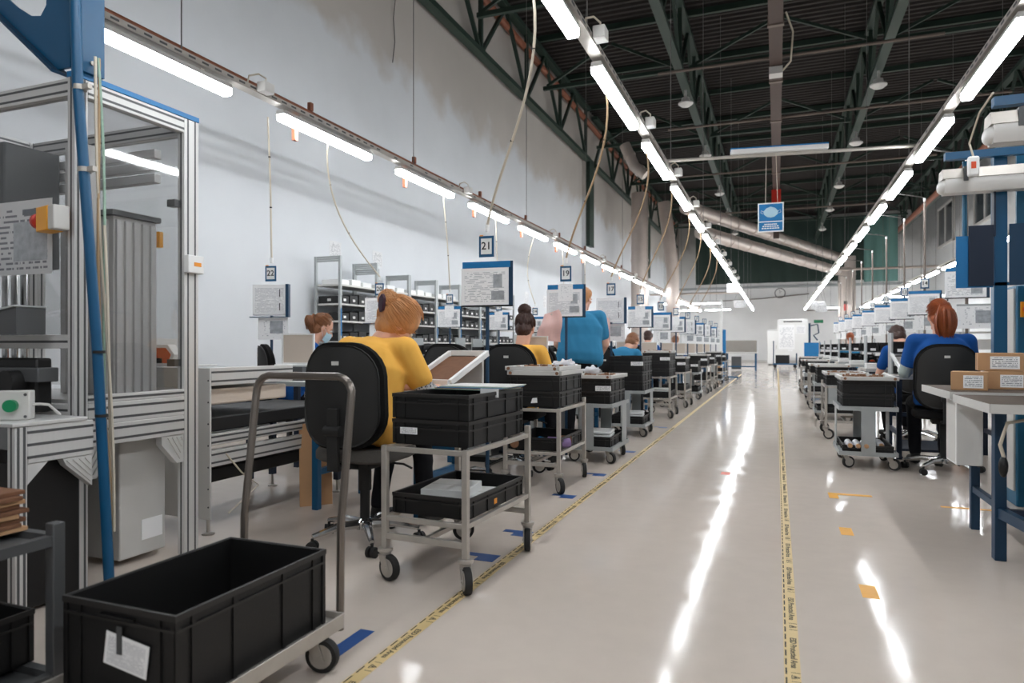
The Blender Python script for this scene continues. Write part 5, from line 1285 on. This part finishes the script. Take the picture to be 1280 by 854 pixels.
def person(name, label, loc, rz, shirt, hair, trousers='trousers', lean=.25, side=0, head_pitch=.3, head_yaw=0, head_roll=0, standing=False, width=1.0,
           arms=None, style='bun', fine=True, mask=False, sleeve=None, seed=0, hip_h=.60, long_sleeve=None, hs=1.0, fat=1.0, hv=1.0, pony=.22, neck=.085, visible_legs=True):
    root = thing(name, label, 'person', loc, rz)
    vx = .0075 if fine else .013
    hip = V((0, -.04, hip_h if not standing else .93))
    up = V((math.sin(side), math.sin(lean), math.cos(lean))).normalized(); fw = V((0, math.cos(lean), -math.sin(lean)))
    waist = hip+up*.18; chest = hip+up*.35+fw*-.01; nb = hip+up*.50+fw*.02
    sw = .175*width
    shl = [nb+V((s*sw, 0, 0))-up*.045 for s in (-1, 1)]
    headR = Euler((-head_pitch, head_roll, head_yaw), 'ZYX').to_matrix() if False else (Matrix.Rotation(head_yaw, 3, 'Z') @ Matrix.Rotation(-head_pitch, 3, 'X') @ Matrix.Rotation(head_roll, 3, 'Y'))
    hup = headR @ V((0, 0, 1)); hfw = headR @ V((0, 1, 0))
    nt = nb+(up*.5+hup*.5).normalized()*neck+V((0, .012, 0))
    hc = nt+hup*.10+hfw*.02
    Hm = Matrix.Translation(hc) @ headR.to_4x4() @ Matrix.Scale(hs, 4)
    def h(p): return Hm @ V(p)
    # ---- skin: head, neck, arms, hands as one surface
    sk = MB()
    sk.ell(h((0, -.008, .03)), (.074*hs, .094*hs, .088*hs), headR, 20, 14); sk.ell(h((0, .03, -.04)), (.056*hs, .066*hs, .078*hs), headR, 18, 12)
    sk.cap(h((-.02, .062, -.098)), .022, h((.02, .062, -.098)), .022); sk.cap(h((0, .094, .0)), .010, h((0, .112, -.032)), .014); sk.cap(h((-.012, .1, -.036)), .009, h((.012, .1, -.036)), .009)
    sk.cap(h((-.022, .086, -.066)), .009, h((.022, .086, -.066)), .009); sk.cap(h((-.035, .078, .022)), .012, h((.035, .078, .022)), .012)
    for s in (-1, 1):
        sk.ell(h((s*.076, -.004, -.012)), (.010*hs, .020*hs, .032*hs), headR, 12, 8); sk.ell(h((s*.045, .06, -.02)), (.022, .022, .02), headR, 10, 8)
    sk.cap(h((0, -.012, -.03)), .056, nb-up*.02, .062)
    sk.cap(nb-up*.03, .07, nb-up*.10, .08)
    armpts = []
    for i, s in enumerate((-1, 1)):
        if arms and arms[i] is not None: el, wr = V(arms[i][0]), V(arms[i][1])
        elif standing: el = shl[i]+V((s*.06, .06, -.29)); wr = el+V((-s*.05, .2, -.12))
        else: el = shl[i]+V((s*.055, .10, -.27)); wr = el+V((-s*.10, .24, .02))
        sh_ = shl[i]; sk.cap(sh_, .052*fat, el, .041*fat); sk.cap(el, .042*fat, wr, .027)
        sk.cap(sh_, .052, nb-up*.06, .06)
        hand_parts(sk, wr+(wr-el).normalized()*.012, (wr-el).normalized()+V((-s*.15, .1, -.05)), V((0, 0, 1)), -s); armpts.append((sh_, el, wr))
    remesh(sk, 'body', 'skin', root, vx if fine else .011, 3)
    # ---- face
    for s in (-1, 1):
        MB().ell(h((s*.031, .083, .0)), (.0125, .0115, .0105), headR, 12, 8).build('eye', 'eye_white', root); MB().ell(h((s*.031, .0925, .0)), (.0055, .0035, .0055), headR, 10, 6).build('iris', 'eye_iris', root)
        MB().tube([h((s*.05, .082, .021)), h((s*.034, .094, .026)), h((s*.016, .096, .022))], .0035, 6).build('eyebrow', hair, root)
    MB().tube([h((-.022, .094, -.064)), h((-.008, .1, -.0605)), h((0, .101, -.063)), h((.008, .1, -.0605)), h((.022, .094, -.064))], [.002, .0045, .004, .0045, .002], 6).build('lips', 'lip', root)
    # ---- shirt
    t = MB()
    wv = width*fat
    rings = [(-.09, .165*wv, .12*fat, 0), (-.06, .18*wv, .138*fat, 0), (.02, .182*wv, .14*fat, 0), (.12, .172*wv, .134*fat, 0), (.22, .168*wv, .126*fat, .0), (.32, .172*wv, .122*fat, -.012), (.40, .168*width, .112*fat, -.018), (.455, .14*width, .092*fat, -.01), (.50, .09, .075, .005), (.515, .066, .06, .01)]
    n_ = 24; vv = []; ff = []
    for q, (u_, rx, ry, oy) in enumerate(rings):
        ux = up if u_ > .05 else V((0, 0, 1)).lerp(up, max(0, (u_+.09)/.14)); c = hip+up*max(u_, 0)+V((0, 0, 1))*min(u_, 0)+fw*oy
        for k in range(n_):
            a_ = 2*PI*k/n_; cs, sn = math.cos(a_), math.sin(a_); vv.append(c+V((1, 0, 0))*(rx*math.copysign(abs(cs)**.85, cs))+fw*(ry*math.copysign(abs(sn)**.85, sn)))
    for q in range(len(rings)-1):
        for k in range(n_): ff.append((q*n_+k, q*n_+(k+1) % n_, (q+1)*n_+(k+1) % n_, (q+1)*n_+k))
    ff += [tuple(range(n_-1, -1, -1)), tuple((len(rings)-1)*n_+k for k in range(n_))]
    t.add(vv, ff)
    for i, s in enumerate((-1, 1)):
        sh_, el, wr = armpts[i]
        t.cap(sh_+V((-s*.02, 0, -.004)), .066*fat, nb-up*.055, .078)
        e2 = sh_.lerp(el, .66); t.cap(sh_, .066*fat, e2, .060*fat)
    remesh(t, 'shirt', shirt, root, vx*1.2, 10, .0055 if fine else .004, 5.5, seed)
    if long_sleeve:
        for sh_, el, wr in armpts:
            g = MB(); g.cap(sh_.lerp(el, .4), .053*fat, el, .048*fat); g.cap(el, .048*fat, wr.lerp(el, .06 if long_sleeve != 'leopard' else .55), .036 if long_sleeve != 'leopard' else .045)
            remesh(g, 'sleeve', long_sleeve, root, vx, 3, .003, 14, seed)
    # ---- trousers + shoes
    if visible_legs:
        g = MB(); g.ell(hip+V((0, 0, -.02)), (.165*wv, .14, .10), None, 18, 10)
        ft = []
        for s in (-1, 1):
            if standing: kn = V((s*.10, .02, .49)); an = V((s*.11, -.02, .09))
            else: kn = V((s*.12, .39, .545)); an = V((s*.13, .36+.06*s, .12))
            g.cap(hip+V((s*.085, .0, -.02)), .092*fat, kn, .066); g.cap(kn, .066, an, .048); ft.append((kn, an, s))
        remesh(g, 'trousers', trousers, root, vx*1.3, 4, .006, 8, seed+3)
        for kn, an, s in ft:
            f = MB(); f.cap(an+V((0, 0, .0)), .040, an+V((0, -.01, -.055)), .042); f.cap(an+V((0, -.02, -.075)), .038, an+V((s*.01, .13, -.082)), .034)
            o = remesh(f, 'shoe', 'rubber', root, .009, 2)
            mn = min(v.co.z for v in o.data.vertices)
            for v in o.data.vertices: v.co.z = max(v.co.z, .0) if mn < .02 else v.co.z-mn
    # ---- hair
    hr = MB(); ctr, rad = (0, -.014, .034), (.082*hv, .100*hv, .095*hv)
    hr.ell(h((0, -.020, .038)), (.080*hs*hv, .094*hs*hv, .090*hs*hv), headR, 24, 14); hr.ell(h((0, -.042, -.025)), (.074*hs*min(hv, 1.12), .064*hs*min(hv, 1.1), .086*hs), headR, 20, 12)
    if style == 'bun':
        anchor = (0, -.11, .05); bc_ = h((.012, -.112*hv, .06)); hr.ell(bc_, (.054*hs, .048*hs, .05*hs), headR, 16, 10)
    elif style == 'topbun':
        anchor = (0, -.06, .11); bc_ = h((0, -.065, .135)); hr.ell(bc_, (.055, .052, .045), headR, 16, 10)
    elif style == 'pony':
        anchor = (0, -.10, .05)
    else: anchor = (0, -.08, -.08)
    ho = remesh(hr, 'hair', hair, root, .008, 3, .003, 40, seed+9)
    n_ = (420 if style == 'bun' and fine else 260) if fine else 60
    s_ = MB(); strands(s_, Hm, ctr, rad, anchor, n_, seed+1, .0026 if fine else .005)
    rr = random.Random(seed+5)
    if style in ('bun', 'topbun'):
        for i in range(90 if fine else 20):
            c0 = (.012, -.112*hv, .06) if style == 'bun' else (0, -.065, .135); R0 = .055 if style == 'bun' else .055
            ax = V((rr.gauss(0, .5), rr.gauss(0, .5), 1)).normalized(); bx_ = ax.orthogonal().normalized(); by_ = ax.cross(bx_); a0 = rr.uniform(0, 6.28); o_ = rr.uniform(-.6, .6); pts = []
            for k in range(8):
                a = a0+k*.42; d = bx_*math.cos(a)+by_*math.sin(a); d = (d*math.sqrt(1-o_*o_)+ax*o_)*R0*(1.0+rr.uniform(0, .08)); pts.append(h(V(c0)+V((d.x, d.y*.92, d.z*.95))))
            s_.tube(pts, .0026, 4, cap=False)
        for i in range(26 if fine else 0):   # loose wisps
            d = V((rr.uniform(-1, 1)*.07, -.085, rr.uniform(-.08, .02))); e = d+V((rr.uniform(-.03, .03), rr.uniform(-.03, 0), rr.uniform(-.05, .01))); s_.tube([h(d*.9), h(d), h(e)], [.0012, .0012, .0006], 3, cap=False)
    if style == 'pony':
        g0 = headR.transposed() @ V((0, 0, -1))
        for i in range(240 if fine else 40):
            a, b = max(-.034, min(.034, rr.gauss(0, .016))), max(-.03, min(.03, rr.gauss(0, .012))); L0 = rr.uniform(.75, 1.0)*pony; p = V((a*.5, -.105, .055+b*.5)); pts = [h(p), h(p+V((a*.4, -.028, .004)))]
            for k in range(1, 8):
                t = k/7; c = V((0, -.142-.02*math.sin(PI*t), .05))+g0*(L0*t); pts.append(h(c+V((a*(1.2+1.0*math.sin(PI*min(t*1.1, 1))), b*(1.1+.5*t), 0))))
            s_.tube(pts, [.0034]*7+[.0026, .0014], 4, cap=False)
        MB().lathe([(.022, -.01), (.026, 0), (.022, .01)], 12).build('hair_tie', 'hair_clip', root).matrix_local = Hm @ Matrix.Translation((0, -.112, .058)) @ Matrix.Rotation(PI/2.6, 4, 'X')
    s_.build('hair_strands', hair, ho, 60, kind='stuff')
    if style == 'bun' and fine:
        c = MB(); c.prism([(-.016, -.02), (.004, -.045), (.02, -.03), (.014, .025), (-.006, .04), (-.02, .018)], -.008, .008, 'y')
        o = c.build('hair_clip', 'hair_clip', root, 30, bev=.003); o.matrix_local = Hm @ Matrix.Translation((.052, -.128*hv, .018)) @ Matrix.Rotation(.5, 4, 'Z') @ Matrix.Rotation(.7, 4, 'X') @ Matrix.Scale(1.2, 4)
    if mask:
        mb = MB(); nx, nz = 10, 8
        for sd in (0, .004):
            for j in range(nz+1):
                for i in range(nx+1):
                    u, v_ = i/nx*2-1, j/nz; ang = u*1.15; rx, ry = .071, .118+.010*math.sin(PI*v_)-.012*(1-v_)
                    mb.v.append(tuple(h((rx*math.sin(ang), ry*math.cos(ang)*(.93)+sd-.0+.002*math.sin(v_*18), -.118+.098*v_+.008*(u*u)*(1 if v_ < .5 else -1)))))
        q = (nx+1)*(nz+1)
        for sd in (0, 1):
            for j in range(nz):
                for i in range(nx):
                    a = sd*q+j*(nx+1)+i; f = (a, a+1, a+nx+2, a+nx+1); mb.f.append(f if sd else f[::-1])
        mk_ = mb.build('face_mask', 'mask_blue', root, 60)
        for s in (-1, 1): MB().tube([h((s*.065, .045, -.03)), h((s*.08, .01, -.005)), h((s*.086, -.015, .005)), h((s*.08, -.005, -.035)), h((s*.066, .045, -.09))], .0015, 4).build('ear_loop', 'white_paint', mk_)
    return root
person('person', 'woman in yellow bending over the bench, blond hair pinned up with a dark clip', (-2.125, 3.17, 0), math.radians(-10), 'yellow_shirt', 'hair_blond', lean=.36, side=.0, head_pitch=.72, head_yaw=-.5, head_roll=.12, hv=1.22, neck=.05, width=1.17, fat=1.22, long_sleeve='leopard', style='bun', seed=1, hip_h=.61, hs=1.06,
       arms=[((-.27, .33, .80), (-.10, .52, .80)), ((.27, .25, .79), (.17, .48, .80))])
person('person', 'woman in a yellow T-shirt with a dark curly bun seated beyond the stacked metal trays', (-2.03, 5.42, 0), math.radians(-4), 'yellow_shirt', 'hair_dark', lean=.12, head_pitch=.35, head_yaw=.1, style='topbun', seed=2, hip_h=.55)
person('person', 'woman in blue with a pale face mask and brown ponytail by the wall racks', (-4.17, 5.2, 0), math.radians(-42), 'blue_shirt', 'hair_brown', lean=.30, head_pitch=.5, style='pony', pony=.16, mask=True, seed=3, hip_h=.60)
person('person', 'person in a light blue shirt standing with their back turned behind sign 19', (-2.02, 7.28, 0), math.radians(10), 'sky_shirt', 'hair_blond', lean=.22, head_pitch=.3, head_yaw=-.5, standing=True, width=1.15, fat=1.25, style='short', seed=4)
person('person', 'brown-haired person in light blue slumped over the bench beyond sign 17', (-1.98, 8.85, 0), math.radians(-20), 'sky_shirt', 'hair_brown', lean=.62, head_pitch=.9, style='short', fine=False, seed=5)
person('person', 'woman with a long red ponytail in a blue T-shirt over grey sleeves', (1.30, 6.68, 0), math.radians(4), 'blue_shirt', 'hair_red', lean=.10, head_pitch=.15, head_yaw=.1, width=1.12, fat=1.1, style='pony', pony=.32, hv=1.06, long_sleeve='grey_sleeve', seed=6, hip_h=.64)
person('person', 'dark-haired woman in blue bending low beyond the red ponytail woman', (1.40, 8.72, 0), math.radians(15), 'blue_shirt', 'hair_dark', lean=.45, head_pitch=.8, style='short', fine=False, seed=7)
person('person', 'far seated person in light blue with red-brown hair behind the bin racks', (1.7, 18.75, 0), 0, 'sky_shirt', 'hair_red', lean=.15, head_pitch=.2, style='short', fine=False, seed=8)
person('person', 'seated dark-haired person in dark blue far along the carts', (-2.25, 12.6, 0), 0, 'blue_shirt', 'hair_dark', lean=.35, head_pitch=.5, style='short', fine=False, seed=9)
person('person', 'seated brown-haired person in dark blue farther along the carts', (-2.25, 16.45, 0), .1, 'blue_shirt', 'hair_brown', lean=.45, head_pitch=.6, style='short', fine=False, seed=10)
